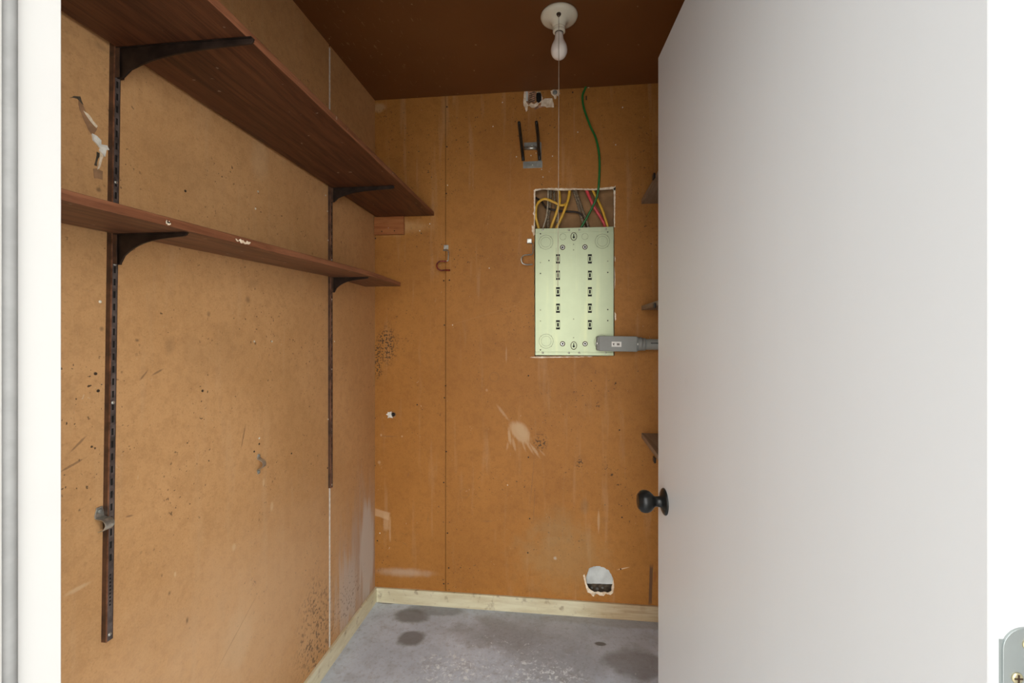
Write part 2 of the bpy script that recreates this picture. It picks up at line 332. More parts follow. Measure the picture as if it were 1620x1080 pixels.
M['hinge'] = simple('satin_nickel_hinge', (0.36, 0.39, 0.38), 0.38, 0.7, var=0.03, bump=0)
M['brass'] = simple('brass_screw', (0.62, 0.54, 0.33), 0.3, 0.8, var=0.1, bump=0)
M['strip'] = simple('plain_grey_strip', (0.22, 0.22, 0.212), 0.7, var=0.05, bump=0)
M['nail'] = simple('rusty_nail', (0.06, 0.035, 0.02), 0.6, 0.4, bump=0)
M['plaster'] = simple('filler_dot', (0.72, 0.64, 0.50), 0.8, bump=0)
M['paving'] = simple('pale_paving', (0.52, 0.51, 0.49), 0.9, var=0.05, scale=8)

# ------------------------------------------------------------------ mesh helpers
def link(name, bm, mats, parent=None, bevel=0.0, smooth=False, seg=2):
    me = bpy.data.meshes.new(name)
    bmesh.ops.recalc_face_normals(bm, faces=bm.faces)
    bm.to_mesh(me); bm.free()
    o = bpy.data.objects.new(name, me); S.collection.objects.link(o)
    for m in (mats if isinstance(mats, (list, tuple)) else [mats]): me.materials.append(m)
    if smooth:
        for p in me.polygons: p.use_smooth = True
    if bevel:
        b = o.modifiers.new('bevel', 'BEVEL'); b.width = bevel; b.segments = seg; b.limit_method = 'ANGLE'; b.angle_limit = 0.6
    if parent:
        o.parent = parent; o.matrix_parent_inverse = Matrix.Identity(4)
        wl = world_of(parent)
        me.transform(wl.inverted())
    return o
WM = {}
def world_of(o):
    m = Matrix.LocRotScale(o.location, o.rotation_euler, None)
    return (world_of(o.parent) @ m) if o.parent else m
def thing(name, label, cat, loc, group=None):
    o = bpy.data.objects.new(name, None); S.collection.objects.link(o); o.empty_display_size = 0.05
    o.location = loc; tag(o, label, cat, group); return o
def tag(o, label, cat, group=None):
    o['label'] = label; o['category'] = cat
    if group: o['group'] = group
    return o
def struct(o, label=None, cat=None):
    o['kind'] = 'structure'
    if label: o['label'] = label
    if cat: o['category'] = cat
    return o
def box(bm, lo, hi, mi=0, M4=None):
    vs = [bm.verts.new((x, y, z)) for x in (lo[0], hi[0]) for y in (lo[1], hi[1]) for z in (lo[2], hi[2])]
    for f in ((0, 1, 3, 2), (4, 6, 7, 5), (0, 4, 5, 1), (2, 3, 7, 6), (0, 2, 6, 4), (1, 5, 7, 3)):
        fc = bm.faces.new([vs[i] for i in f]); fc.material_index = mi
    if M4 is not None: bmesh.ops.transform(bm, matrix=M4, verts=vs)
    return vs
def prism(bm, pts, vec, mi=0):
    """closed outline pts (3D) pushed along vec"""
    a = [bm.verts.new(p) for p in pts]; b = [bm.verts.new(Vector(p) + Vector(vec)) for p in pts]
    n = len(pts)
    fs = [bm.faces.new(a), bm.faces.new(b[::-1])]
    for i in range(n): fs.append(bm.faces.new((a[i], b[i], b[(i + 1) % n], a[(i + 1) % n])))
    for f in fs: f.material_index = mi
    return a + b
def lathe(bm, prof, origin, axis, n=32, mi=0):
    """prof: list of (t along axis, radius)"""
    axis = Vector(axis).normalized(); u = axis.orthogonal().normalized(); v = axis.cross(u)
    rings = []
    for t, r in prof:
        c = Vector(origin) + axis * t
        rings.append([bm.verts.new(c + (u * math.cos(2 * math.pi * k / n) + v * math.sin(2 * math.pi * k / n)) * max(r, 1e-5)) for k in range(n)])
    for i in range(len(rings) - 1):
        for k in range(n):
            f = bm.faces.new((rings[i][k], rings[i][(k + 1) % n], rings[i + 1][(k + 1) % n], rings[i + 1][k])); f.material_index = mi
    for rr in (rings[0], rings[-1]):
        f = bm.faces.new(rr); f.material_index = mi
def spline(pts, k=8):
    P = [Vector(p) for p in pts]; P = [P[0] * 2 - P[1]] + P + [P[-1] * 2 - P[-2]]
    out = []
    for i in range(1, len(P) - 2):
        for j in range(k):
            t = j / k; a, b, c, d = P[i - 1], P[i], P[i + 1], P[i + 2]
            out.append(0.5 * ((2 * b) + (c - a) * t + (2 * a - 5 * b + 4 * c - d) * t * t + (3 * b - a - 3 * c + d) * t ** 3))
    out.append(P[-2]); return out
def tube(bm, path, r, n=10, mi=0, flat=1.0, up=Vector((0, 1, 0))):
    path = [Vector(p) for p in path]; rings = []
    for i, p in enumerate(path):
        t = (path[min(i + 1, len(path) - 1)] - path[max(i - 1, 0)]).normalized()
        a = t.cross(up)
        a = a.normalized() if a.length > 1e-4 else t.orthogonal().normalized()
        b = t.cross(a).normalized()
        rr = r[i] if isinstance(r, (list, tuple)) else r
        rings.append([bm.verts.new(p + a * rr * math.cos(2 * math.pi * k / n) + b * rr * flat * math.sin(2 * math.pi * k / n)) for k in range(n)])
    for i in range(len(rings) - 1):
        for k in range(n):
            f = bm.faces.new((rings[i][k], rings[i][(k + 1) % n], rings[i + 1][(k + 1) % n], rings[i + 1][k])); f.material_index = mi
    for rr in (rings[0], rings[-1]):
        f = bm.faces.new(rr); f.material_index = mi
def sheet(bm, loops, y0, y1, mi=0, side_mi=None):
    """outline with holes in the x-z plane (lists of (x,z)); front face at y0, back at y1"""
    cu = bpy.data.curves.new('tmp', 'CURVE'); cu.dimensions = '2D'; cu.fill_mode = 'FRONT'
    for lp in loops:
        sp = cu.splines.new('POLY'); sp.points.add(len(lp) - 1)
        for p, (x, z) in zip(sp.points, lp): p.co = (x, z, 0, 1)
        sp.use_cyclic_u = True
    ob = bpy.data.objects.new('tmp', cu); S.collection.objects.link(ob)
    dg = bpy.context.evaluated_depsgraph_get(); dg.update()
    me = bpy.data.meshes.new_from_object(ob.evaluated_get(dg))
    bpy.data.objects.remove(ob); bpy.data.curves.remove(cu)
    t = bmesh.new(); t.from_mesh(me); bpy.data.meshes.remove(me)
    bmesh.ops.remove_doubles(t, verts=t.verts, dist=1e-6)
    for yy in (y0, y1):
        mp = {v: bm.verts.new((v.co.x, yy, v.co.y)) for v in t.verts}
        if yy == y0: m0 = mp
        else: m1 = mp
        for f in t.faces:
            nf = bm.faces.new([mp[v] for v in f.verts]); nf.material_index = mi
    for e in t.edges:
        if len(e.link_faces) == 1:
            a, b = e.verts
            nf = bm.faces.new((m0[a], m0[b], m1[b], m1[a])); nf.material_index = mi if side_mi is None else side_mi
    t.free()
def jag(pts, step=0.008, amp=0.002, rnd=random):
    out = []
    for i, p in enumerate(pts):
        q = pts[(i + 1) % len(pts)]
        d = math.hypot(q[0] - p[0], q[1] - p[1]); n = max(1, int(d / step))
        for k in range(n):
            t = k / n; out.append((p[0] + (q[0] - p[0]) * t + rnd.uniform(-amp, amp), p[1] + (q[1] - p[1]) * t + rnd.uniform(-amp, amp)))
    return out
def bxz(px, py, off=0.0):
    p = B(px, py, off); return (p.x, p.z)

# ------------------------------------------------------------------ room shell
bm = bmesh.new(); box(bm, (-0.99, 0.25, -0.1), (0.75, YB + 0.14, 0.0))
struct(link('floor', bm, M['floor']))
bm = bmesh.new(); box(bm, (-4, -4, -0.12), (4, 0.25, -0.02))
struct(link('ground', bm, M['paving']), 'pale paved ground outside the closet doorway', 'ground')
bm = bmesh.new(); box(bm, (-0.99, 0.27, ZC), (0.75, YB + 0.14, ZC + 0.05))
ceil_o = struct(link('ceiling', bm, M['ceiling']))
# back wall: two hardboard sheets with a hairline joint and real holes
HOLE = [(846, 300), (858, 298.5), (880, 300.5), (905, 299), (935, 300), (971, 297), (971.5, 330), (972, 563), (846, 563), (845, 400), (846, 350)]
LOW = [(929, 907), (932, 899), (939, 896), (946, 895), (954, 897), (962, 901), (967, 908), (970, 915), (970, 927), (968, 936), (962, 939), (955, 937), (951, 941), (946, 938), (940, 941), (936, 936), (932, 934), (928, 924), (927, 914)]
SMALL = [(616, 652), (623, 651), (627, 655), (625, 659), (620, 660)]
TOPH = [(849, 145), (855, 144.5), (857, 150), (857.5, 156), (856, 161), (852, 163), (848.5, 160), (848, 152)]
zt = ZC
jx = B(705, 540).x
bm = bmesh.new()
sheet(bm, [[(XL - 0.02, 0), (jx - 0.0012, 0), (jx - 0.0012, zt), (XL - 0.02, zt)], [bxz(*p) for p in SMALL]], YB, YB + 0.010, 0, 1)
R2 = random.Random(3)
sheet(bm, [[(jx + 0.0012, 0), (XR + 0.02, 0), (XR + 0.02, zt), (jx + 0.0012, zt)],
           jag([bxz(*p) for p in HOLE], 0.012, 0.0012, R2), jag([bxz(*p) for p in LOW], 0.006, 0.0016, R2), [bxz(*p) for p in TOPH]], YB, YB + 0.010, 0, 1)
bm.faces.ensure_lookup_table()
for f in bm.faces:
    if all(abs(v.co.x - jx) < 0.003 for v in f.verts): f.material_index = 0
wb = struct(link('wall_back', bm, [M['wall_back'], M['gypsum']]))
# what lies behind the back wall
bm = bmesh.new(); box(bm, (-0.99, YB + 0.075, 0), (0.75, YB + 0.09, ZC))
link('cavity_board', bm, M['cavity'], wb)
bm = bmesh.new()
for x in (B(846, 400).x - 0.035, B(972, 400).x + 0.004): box(bm, (x, YB + 0.0105, 0.9), (x + 0.032, YB + 0.0745, 2.40))
box(bm, (jx - 0.02, YB + 0.0105, 0), (jx + 0.02, YB + 0.0745, 2.45))
link('stud', bm, M['cavity'], wb)
bm = bmesh.new()
p = [bxz(924, 885), (B(975, 885).x, B(975, 885).z), (B(975, 928).x, B(975, 928).z), (B(924, 928).x, B(924, 927).z)]
sheet(bm, [jag(p, 0.01, 0.001)], YB + 0.022, YB + 0.034)
link('drywall_offcut', bm, M['drywall'], wb)
bm = bmesh.new(); a = B(924, 930); b_ = B(975, 950)
box(bm, (a.x, YB + 0.040, b_.z), (b_.x, YB + 0.05, a.z))  # dark block below the offcut, the cavity's shade put into its colour
link('cavity_shade_block', bm, M['stud'], wb)
bm = bmesh.new()
for k in range(3):
    q = B(937 + k * 8.5, 935 + (k % 2) * 2)
    bmesh.ops.create_icosphere(bm, subdivisions=1, radius=0.006 + 0.002 * (k % 2), matrix=Matrix.Translation((q.x, YB + 0.030, q.z)) @ Matrix.Rotation(k, 4, 'X'))
link('plaster_crumbs', bm, M['grey_metal'], wb)
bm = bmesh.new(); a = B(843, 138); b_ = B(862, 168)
box(bm, (a.x, YB + 0.02, b_.z), (b_.x, YB + 0.03, min(a.z, ZC - 0.002)))  # black sheet behind the small hole, its inner shade put into the colour
link('hole_shade_sheet', bm, M['black'], wb)

def flap(pxs, mat, th=0.0015, jagamp=0.0012, name='torn_paper', off=0.0, step=0.007):
    bm = bmesh.new(); sheet(bm, [jag([bxz(*p) for p in pxs], step, jagamp, R2)], YB - off - th, YB - off)
    return link(name, bm, mat, wb)
# torn patch under the ceiling
ctop = lambda px: 159 - (px - 592) * 0.061 + 0.6
flap([(829, ctop(829)), (832, ctop(832)), (832.5, 162), (836, 167), (840, 163), (845, 165), (850, 162), (852, 163), (855, 161), (851, 167), (846, 170), (841, 170.5), (838, 167), (835, 168), (834.5, 174), (832, 177), (830, 170), (828, 167)], M['gypsum'])
flap([(832, ctop(832)), (848, ctop(848)), (848, 158), (845, 163), (840, 162), (837, 165), (833, 163)], M['lath'], 0.001)
for k in range(5):
    flap([(837, 148 + k * 3.4), (846, 145 + k * 3.2), (846, 146.2 + k * 3.2), (837, 149.4 + k * 3.4)], M['stud'], 0.0016, 0.0003, 'lath_groove')
flap([(831.5, ctop(831)), (835.5, ctop(835)), (835, 160), (832, 160)], M['drywall'], 0.0014, 0.001, 'plaster_edge')
flap([(856.5, 150), (858.5, 155), (858, 160), (855, 163.5), (853, 163), (856.5, 159)], M['gypsum'], 0.0016, 0.0004)
flap([(855, 168), (858, 158), (863, 156), (874, 155.5), (876.5, 170), (872, 169.8), (865, 170.2), (860, 167.5)], M['gypsum'])
flap([(846, 170), (855, 165), (862, 169), (852, 171), (845, 174)], M['lath'], 0.0008)
flap([(871, ctop(871) + 1.5), (874, ctop(874)), (884.5, ctop(884)), (885, 149), (884, 152.5), (881, 151), (880, 156), (877.5, 157), (875.5, 152), (872, 149)], M['gypsum'])
bm = bmesh.new(); q = B(878, 146.5); bmesh.ops.create_uvsphere(bm, u_segments=16, v_segments=10, radius=0.011, matrix=Matrix.Translation((q.x, YB - 0.003, q.z)) @ Matrix.Diagonal((1, .5, 1, 1)))
link('mortar_blob', bm, M['grey_metal'], wb, smooth=True)
# torn rim of the panel opening
flap([(846, 299), (870, 297.5), (905, 298), (940, 298.5), (972.5, 295), (974, 293), (973.5, 301), (971, 301.5), (969, 299.5), (940, 301), (912, 300), (895, 301.5), (872, 300), (858, 299.5), (847, 302)], M['gypsum'], 0.0018, 0.001)
flap([(970.5, 298), (973.5, 296), (973.5, 325), (972.8, 356), (973.5, 359), (971, 360), (971.2, 330)], M['gypsum'], 0.0018, 0.0007)
flap([(844.5, 301), (847, 300), (846.6, 330), (846.4, 358), (844.5, 358), (844.8, 341), (842.5, 338), (844.6, 334)], M['gypsum'], 0.0014, 0.0009)
flap([(841, 356), (846, 359), (846.2, 371), (844, 373), (841.5, 366)], M['gypsum'], 0.003, 0.0015)
flap([(838, 565), (848, 563.5), (870, 563.5), (905, 563.7), (935, 563.5), (938, 564.3), (900, 565.2), (862, 566), (850, 566.5)], M['gypsum'], 0.0018, 0.001)
flap([(972, 493), (974.5, 497), (974.6, 505), (973, 507.5), (972, 503)], M['gypsum'], 0.0025, 0.0006)
flap([(972, 404), (974, 409), (973, 414), (972, 412)], M['gypsum'], 0.0015, 0.0006)
flap([(972, 420), (973.4, 440), (972.6, 458), (972, 455)], M['gypsum'], 0.0015, 0.0006)
# rim of the low hole
flap([(922.5, 910), (924.5, 908), (926.5, 913), (928, 922), (931, 929), (936, 933.5), (940, 936), (946, 934.5), (950, 936.5), (956, 936), (962, 937), (967, 934), (968.5, 922), (970, 915), (971.5, 927), (970, 937), (966, 940.5), (958, 938.5), (955, 942), (949, 941), (945, 939), (941, 938), (939.5, 943), (937.5, 942.5), (934, 938), (929, 936), (927, 928)], M['gypsum'], 0.002, 0.001)
# small ragged anchor hole
flap([(611, 655), (614, 653), (613, 651.5), (616, 652), (620, 650.5), (619, 654), (620, 658), (622, 661), (617, 660), (613.5, 661), (614, 657.5)], M['chalk'], 0.002, 0.0006)
bm = bmesh.new(); q = B(622.5, 655.2); lathe(bm, [(0, .008), (.004, .0088), (.006, .0080), (.006, .0055), (.003, .005)], (q.x, YB, q.z), (0, -1, 0), 20)
link('rubber_plug', bm, M['vinyl_black'], wb, smooth=True)
# nail heads and filler dots on the back wall
def dot(q, nrm, r, mat, parent, name):
    bm = bmesh.new(); lathe(bm, [(0, r), (0.0012, r * 0.95), (0.0018, r * 0.5), (0.0019, 0)], q, nrm, 10)
    return link(name, bm, mat, parent, smooth=True)
NAILS = [(702, 444), (711, 443), (703, 514), (705, 610), (703, 629), (706, 714), (702, 763), (708, 843), (594, 377), (593, 661), (593, 736), (836, 594), (836, 723), (838, 820), (974, 606), (980, 680), (984, 818), (707, 169), (763, 142), (906, 146), (707, 232), (706, 306), (592, 692), (597, 855), (835, 874), (982, 900), (710, 898), (702, 923), (660, 640)]
for p in NAILS: dot(B(*p), (0, -1, 0), 0.0036, M['nail'], wb, 'nail_head')
SPOTS = [(795, 162), (874, 247), (840, 246), (974, 229), (848, 242), (914, 209), (857, 268), (859, 280), (708, 293), (680, 354), (664, 365), (803, 767), (601, 843), (716, 514), (774, 424), (985, 170), (817, 248), (780, 200)]
for p in SPOTS: dot(B(*p), (0, -1, 0), 0.0030, M['plaster'], wb, 'filler_dot')

# left wall: two sheets with a white gap at the joint
js = L(521.6, 560).y
bm = bmesh.new()
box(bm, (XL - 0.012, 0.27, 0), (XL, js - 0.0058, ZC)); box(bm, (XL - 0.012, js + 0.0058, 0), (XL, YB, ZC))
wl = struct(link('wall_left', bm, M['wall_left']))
bm = bmesh.new(); box(bm, (XL - 0.03, js - 0.03, 0), (XL - 0.0125, js + 0.03, ZC)); box(bm, (XL - 0.0122, js - 0.0056, 0.03), (XL - 0.0003, js + 0.0056, ZC - 0.01))
link('joint_strip', bm, M['chalk'], wl)
for p in ((158, 477), (410, 693), (519, 663), (521, 846), (529, 540), (408, 303), (402, 540), (521, 310), (515, 309), (518, 334), (519, 380), (404, 330), (430, 540), (287, 372)):
    dot(L(*p), (1, 0, 0), 0.0032, M['plaster'], wl, 'filler_dot')
for p in ((151, 591), (155, 618), (410, 702), (461, 717), (402, 714), (518, 740), (320, 618), (293, 302)):
    dot(L(*p), (1, 0, 0), 0.0030, M['nail'], wl, 'nail_head')
def lflap(pts, mat, th=0.0014, amp=0.0012, name='torn_paper'):
    """ragged patch lying on the left wall"""
    q = [L(*p) for p in pts]; j = jag([(v.y, v.z) for v in q], 0.006, amp, R2)
    bm = bmesh.new(); prism(bm, [(XL, y, z) for y, z in j], (th, 0, 0)); return link(name, bm, mat, wl)
lflap([(124, 153), (128, 160), (136, 178), (146, 192), (155, 200), (152, 206), (146, 215), (140, 205), (131, 186), (125, 172)], simple('bruised_board', (0.33, 0.18, 0.09), 0.8), 0.0008)
lflap([(109, 155), (117, 152), (126, 153), (131, 165), (128, 163), (122, 156), (116, 155)], M['stud'], 0.0012)
lflap([(131, 176), (138, 180), (147, 192), (153, 200), (151, 202), (143, 193), (136, 183)], M['gypsum'], 0.0016)
lflap([(144, 213), (152, 214), (156, 222), (159, 229), (168, 231), (171, 236), (164, 238), (163, 246), (158, 240), (153, 229), (146, 221)], M['chalk'], 0.003, 0.0036)
lflap([(158, 240), (162, 243), (161, 252), (156, 266), (153, 268), (156, 256)], M['gypsum'], 0.0015)
lflap([(153, 240), (158, 243), (153, 262), (149, 262)], M['stud'], 0.0006)
lflap([(148, 268), (153, 266), (162, 270), (162, 284), (149, 282)], simple('bruised_board_low', (0.36, 0.20, 0.10), 0.8), 0.0006)

bm = bmesh.new(); box(bm, (XR, 0.27, 0), (XR + 0.05, YB, ZC)); struct(link('wall_right', bm, M['wall']))
JX = -0.52; JR = 0.345
bm = bmesh.new()
box(bm, (-0.99, 0.27, 0), (JX - 0.018, YF, ZC - 0.001)); box(bm, (JR + 0.018, 0.27, 0), (0.75, YF, ZC - 0.001)); box(bm, (JX - 0.018, 0.27, 2.066), (JR + 0.018, YF, ZC - 0.001))
struct(link('wall_front', bm, M['white_paint']))
# door frame
bm = bmesh.new(); box(bm, (JX - 0.0175, 0.262, 0), (JX, 0.4165, 2.065))
j1 = struct(link('trim_1', bm, M['white_paint'], bevel=0.001), 'white painted door jamb at the left edge', 'door jamb')
ey = on_x(5, 540, JX + 0.011).y
bm = bmesh.new(); box(bm, (JX, 0.275, 0), (JX + 0.011, ey, 2.05)); link('door_stop', bm, M['white_paint'], j1, bevel=0.002)
bm = bmesh.new(); ty = on_x(22, 540, JX + 0.004).y; tube(bm, [(JX + 0.0002, ey + 0.0088, 0.0), (JX + 0.0002, ey + 0.0088, 2.05)], 0.0085, 16, up=Vector((1, 0, 0)))  # rounded grey strip running beside the door stop
link('grey_strip', bm, M['strip'], j1, smooth=True)
bm = bmesh.new(); box(bm, (JR, 0.262, 0), (JR + 0.0175, YF + 0.004, 2.065))
struct(link('trim_2', bm, M['white_paint'], bevel=0.001), 'white painted door jamb behind the open door', 'door jamb')
bm = bmesh.new(); box(bm, (JX + 0.001, 0.262, 2.047), (JR - 0.001, YF + 0.004, 2.065))
struct(link('trim_3', bm, M['white_paint'], bevel=0.001), 'white painted head of the door frame', 'door jamb')
# baseboards
bm = bmesh.new(); box(bm, (XL + 0.0125, YB - 0.012, 0), (XR, YB, 0.070))
bb = struct(link('baseboard_back', bm, M['baseboard'], bevel=0.0015))
bm = bmesh.new(); box(bm, (XL, YF, 0), (XL + 0.012, YB, 0.070))
struct(link('baseboard_left', bm, M['baseboard'], bevel=0.0015))

# ------------------------------------------------------------------ door (hinged right, swung into the closet)
z1 = 1.197; x1 = (1041 - 810) / F * z1; z0 = (x1 - 0.0458 * z1) / ((1567 - 810) / F - 0.0458); x0 = (1567 - 810) / F * z0
W3 = lambda x, z: Vector((cs * x - sn * z, sn * x + cs * z, 0))
P1, P0 = W3(x1, z1), W3(x0, z0)
dd = (P1 - P0).normalized(); nn = Vector((-dd.y, dd.x, 0))      # nn points left, out of the visible face
DH = EYE + (HZ - 91.5) / F * z1; DB = 0.012; DT = 0.035
DM = Matrix(((dd.x, -nn.x, 0, P0.x), (dd.y, -nn.y, 0, P0.y), (0, 0, 1, 0), (0, 0, 0, 1)))  # local x along door, y into thickness
dw = (P1 - P0).length
bm = bmesh.new(); box(bm, (0, 0, DB), (dw, DT, DH), M4=DM)
door = struct(link('door_1', bm, M['door'], bevel=0.0025, seg=3), 'white flat door standing open on the right', 'door')
def dl(x, y, z): return DM @ Vector((x, y, z))
kz = EYE - (794 - HZ) / F * (z1 - 0.065)
kc = dl(dw - 0.062, 0, kz)
bm = bmesh.new()
lathe(bm, [(0, .0325), (.002, .0328), (.004, .0315), (.007, .026), (.010, .016), (.012, .0135), (.020, .0125), (.024, .0125), (.028, .0150), (.031, .019), (.037, .0245), (.045, .0275), (.053, .0275), (.060, .0245), (.064, .0195), (.0655, .0185), (.0665, .0170), (.067, .009), (.067, 0)], kc, nn, 40)
link('door_knob', bm, M['knob'], door, smooth=True)
kc2 = dl(dw - 0.062, DT, kz)
bm = bmesh.new()
lathe(bm, [(0, .0325), (.002, .0328), (.004, .0315), (.007, .026), (.010, .016), (.012, .0135), (.024, .0125), (.031, .019), (.037, .0245), (.045, .0275), (.053, .0275), (.060, .0245), (.066, .0170), (.067, 0)], kc2, -nn, 40)
link('door_knob', bm, M['knob'], door, smooth=True)
bm = bmesh.new(); box(bm, (dw - 0.0002, 0.006, kz - 0.028), (dw + 0.0012, 0.029, kz + 0.028), M4=DM); link('latch_plate', bm, M['knob'], door)
# hinge leaf on the hinge edge
hz_top = EYE - (987 - HZ) / F * (z0 + 0.002)
def leaf(zt_):
    x = -0.0016; r = 0.0155; y0_, y1_ = 0.0072, DT + 0.002; zb = zt_ - 0.089
    pts = []
    for k in range(9):
        a = math.pi / 2 * k / 8; pts.append((y0_ + r - r * math.sin(a) , zt_ - r + r * math.cos(a)))
    for k in range(9):
        a = math.pi / 2 * k / 8; pts.append((y0_ + r - r * math.cos(a), zb + r - r * math.sin(a)))
    pts += [(y1_, zb), (y1_, zt_)]
    bm = bmesh.new(); prism(bm, [dl(x, y, z) for y, z in pts], dl(0.0017, 0, 0) - dl(0, 0, 0)); h = link('hinge', bm, M['hinge'], door, bevel=0.0003)
    bm = bmesh.new(); tube(bm, [dl(-0.004, DT + 0.006, zb), dl(-0.004, DT + 0.006, zt_)], 0.0065, 16, up=Vector((1, 0, 0))); link('barrel', bm, M['hinge'], h, smooth=True)
    for (yy, zz) in ((0.0165, zt_ - 0.0355), (0.0240, zt_ - 0.0115), (0.0240, zb + 0.0115), (0.0165, zb + 0.0355)):
        bm = bmesh.new(); lathe(bm, [(0, .0040), (.0008, .0038), (.0012, .0025), (.0012, 0)], dl(x, yy, zz), -dd, 16); link('screw', bm, M['brass'], h, smooth=True)
        bm = bmesh.new(); box(bm, (x - 0.0016, yy - .0028, zz - .0005), (x - .0011, yy + .0028, zz + .0005), M4=DM); box(bm, (x - 0.0016, yy - .0005, zz - .0028), (x - .0011, yy + .0005, zz + .0028), M4=DM); link('screw_slot', bm, M['nail'], h)
    bm = bmesh.new(); box(bm, (-0.0004, 0.0055, zb + 0.009), (0.0004, 0.009, zt_ - 0.009), M4=DM); link('mortise_shade', bm, M['hinge'], h)  # thin grey strip drawn in as the shade of the mortise
for zt_ in (hz_top, 0.30, 1.86): leaf(zt_)

# ------------------------------------------------------------------ shelf standards, brackets and boards
def standard(cx_top, cx_bot, ytop, ybot, label):
    """slotted U channel on the left wall; cx_* image columns of its middle"""
    a = L(cx_top, ytop); b_ = L(cx_bot, ybot)
    yy = lambda z: b_.y + (a.y - b_.y) * (z - b_.z) / (a.z - b_.z)
    Wd, Pj = 0.0138, 0.0115
    t = thing('shelf_standard', label, 'shelf standard', (XL, b_.y, b_.z), 'slotted shelf standards on the left wall')
    z0_, z1_ = b_.z, a.z
    sh = (a.y - b_.y) / (a.z - b_.z)
    SM = Matrix(((1, 0, 0, XL), (0, 1, sh, b_.y), (0, 0, 1, z0_), (0, 0, 0, 1))); H = z1_ - z0_
    bm = bmesh.new()
    box(bm, (0, -Wd / 2, 0), (Pj, -Wd / 2 + 0.0016, H), 0, SM); box(bm, (0, Wd / 2 - 0.0016, 0), (Pj, Wd / 2, H), 0, SM)
    box(bm, (Pj - 0.0015, -Wd / 2 + 0.0016, 0), (Pj, Wd / 2 - 0.0016, H), 1, SM)
    chan = bm
    bm = bmesh.new(); box(bm, (Pj - 0.0012, -Wd / 2 - 0.0004, 0.0), (Pj + 0.0008, -Wd / 2 + 0.0016, H), 0, SM)  # narrow copper strip along one edge, lighter than the channel
    link('copper_edge', bm, M['std_edge'], t)
    bm = chan; k = 0.16
    while k < H - 0.02:
        box(bm, (Pj - 0.0002, -0.0022, k), (Pj + 0.0003, 0.0018, k + 0.0135), 2, SM); k += 0.0254
    for i in range(9):
        box(bm, (Pj - 0.0002, -0.0018, 0.07 + i * 0.0075), (Pj + 0.0003, 0.0012, 0.0735 + i * 0.0075), 2, SM)
    link('channel', bm, [M['std_metal'], M['std_face'], M['black']], t)
    for hz in (0.012, H * 0.39, H * 0.62, H - 0.30):
        bm = bmesh.new(); lathe(bm, [(0, .0036), (.001, .0034), (.0016, .002), (.0016, 0)], SM @ Vector((Pj, 0, hz)), (1, 0, 0), 14); link('screw', bm, M['zinc'], t, smooth=True)
    return yy, (lambda z: yy(z)), XL + Pj
zs = lambda px, py: L(px, py).z
s1y, _, XS = standard(178.9, 165.4, 60, 1012, 'long slotted steel shelf standard nearest the doorway, copper-coloured edge')
s2y, _, _ = standard(520.4, 520.6, 291, 771, 'slotted steel shelf standard farther along the left wall, near the corner')

def bracket(yc, ztop, length, height, tip, label, name='shelf_bracket', sgn=1, x0_=None, drop=0.0):
    """blade bracket hanging from a standard; flat top under the board"""
    X0 = XS if x0_ is None else x0_
    t = thing(name, label, 'shelf bracket', (X0, yc, ztop), 'curved blade brackets on the slotted standards' if sgn > 0 else 'brackets on the right wall')
    pts = [(0, 0), (length, 0)]
    pts.append((length + 0.002, -tip * 0.6)); pts.append((length - 0.004, -tip))
    # concave belly
    for k in range(1, 15):
        u = k / 15; x = length * (1 - u) ** 1.0
        e = (1 - x / length)
        z = -(tip + (height * 0.88 - tip) * (0.22 * e + 0.78 * e ** 4.2))
        pts.append((x * (1 - 0.0) + 0.012 * u, z))
    pts += [(0.012, -height), (0, -height)]
    bm = bmesh.new(); prism(bm, [(X0 + sgn * x, yc - 0.0022, ztop + z) for x, z in pts], (0, 0.0044, 0))
    link('blade', bm, M['bracket'], t, bevel=0.0006)
    bm = bmesh.new()
    box(bm, (min(X0, X0 + sgn * length), yc - 0.006, ztop - 0.0016), (max(X0, X0 + sgn * length), yc + 0.006, ztop)); link('top_flange', bm, M['bracket'], t)
    bm = bmesh.new()
    for s_ in (-1, 1): box(bm, (min(X0 - sgn * .002, X0 + sgn * .009), yc + s_ * .0052 - .0008, ztop - height), (max(X0 - sgn * .002, X0 + sgn * .009), yc + s_ * .0052 + .0008, ztop - 0.002))
    link('cheek', bm, M['std_metal'], t)
    return t
zA = on_x(188, 78, XS).z; zB = on_x(527, 299, XS).z
zC_ = on_x(185, 371, XS).z; zD = on_x(527, 439, XS).z
yA, yB = s1y(zA), s2y(zB)
bracket(s1y(zA), zA, 0.300, 0.062, 0.012, 'long dark bracket under the wide top shelf, nearest the doorway')
bracket(s2y(zB), zB, 0.255, 0.055, 0.012, 'dark bracket under the wide top shelf, near the corner')
bracket(s1y(zC_), zC_, 0.160, 0.062, 0.008, 'dark bracket under the narrow shelf, nearest the doorway')
bracket(s2y(zD), zD, 0.150, 0.060, 0.008, 'dark bracket under the narrow shelf, near the corner')

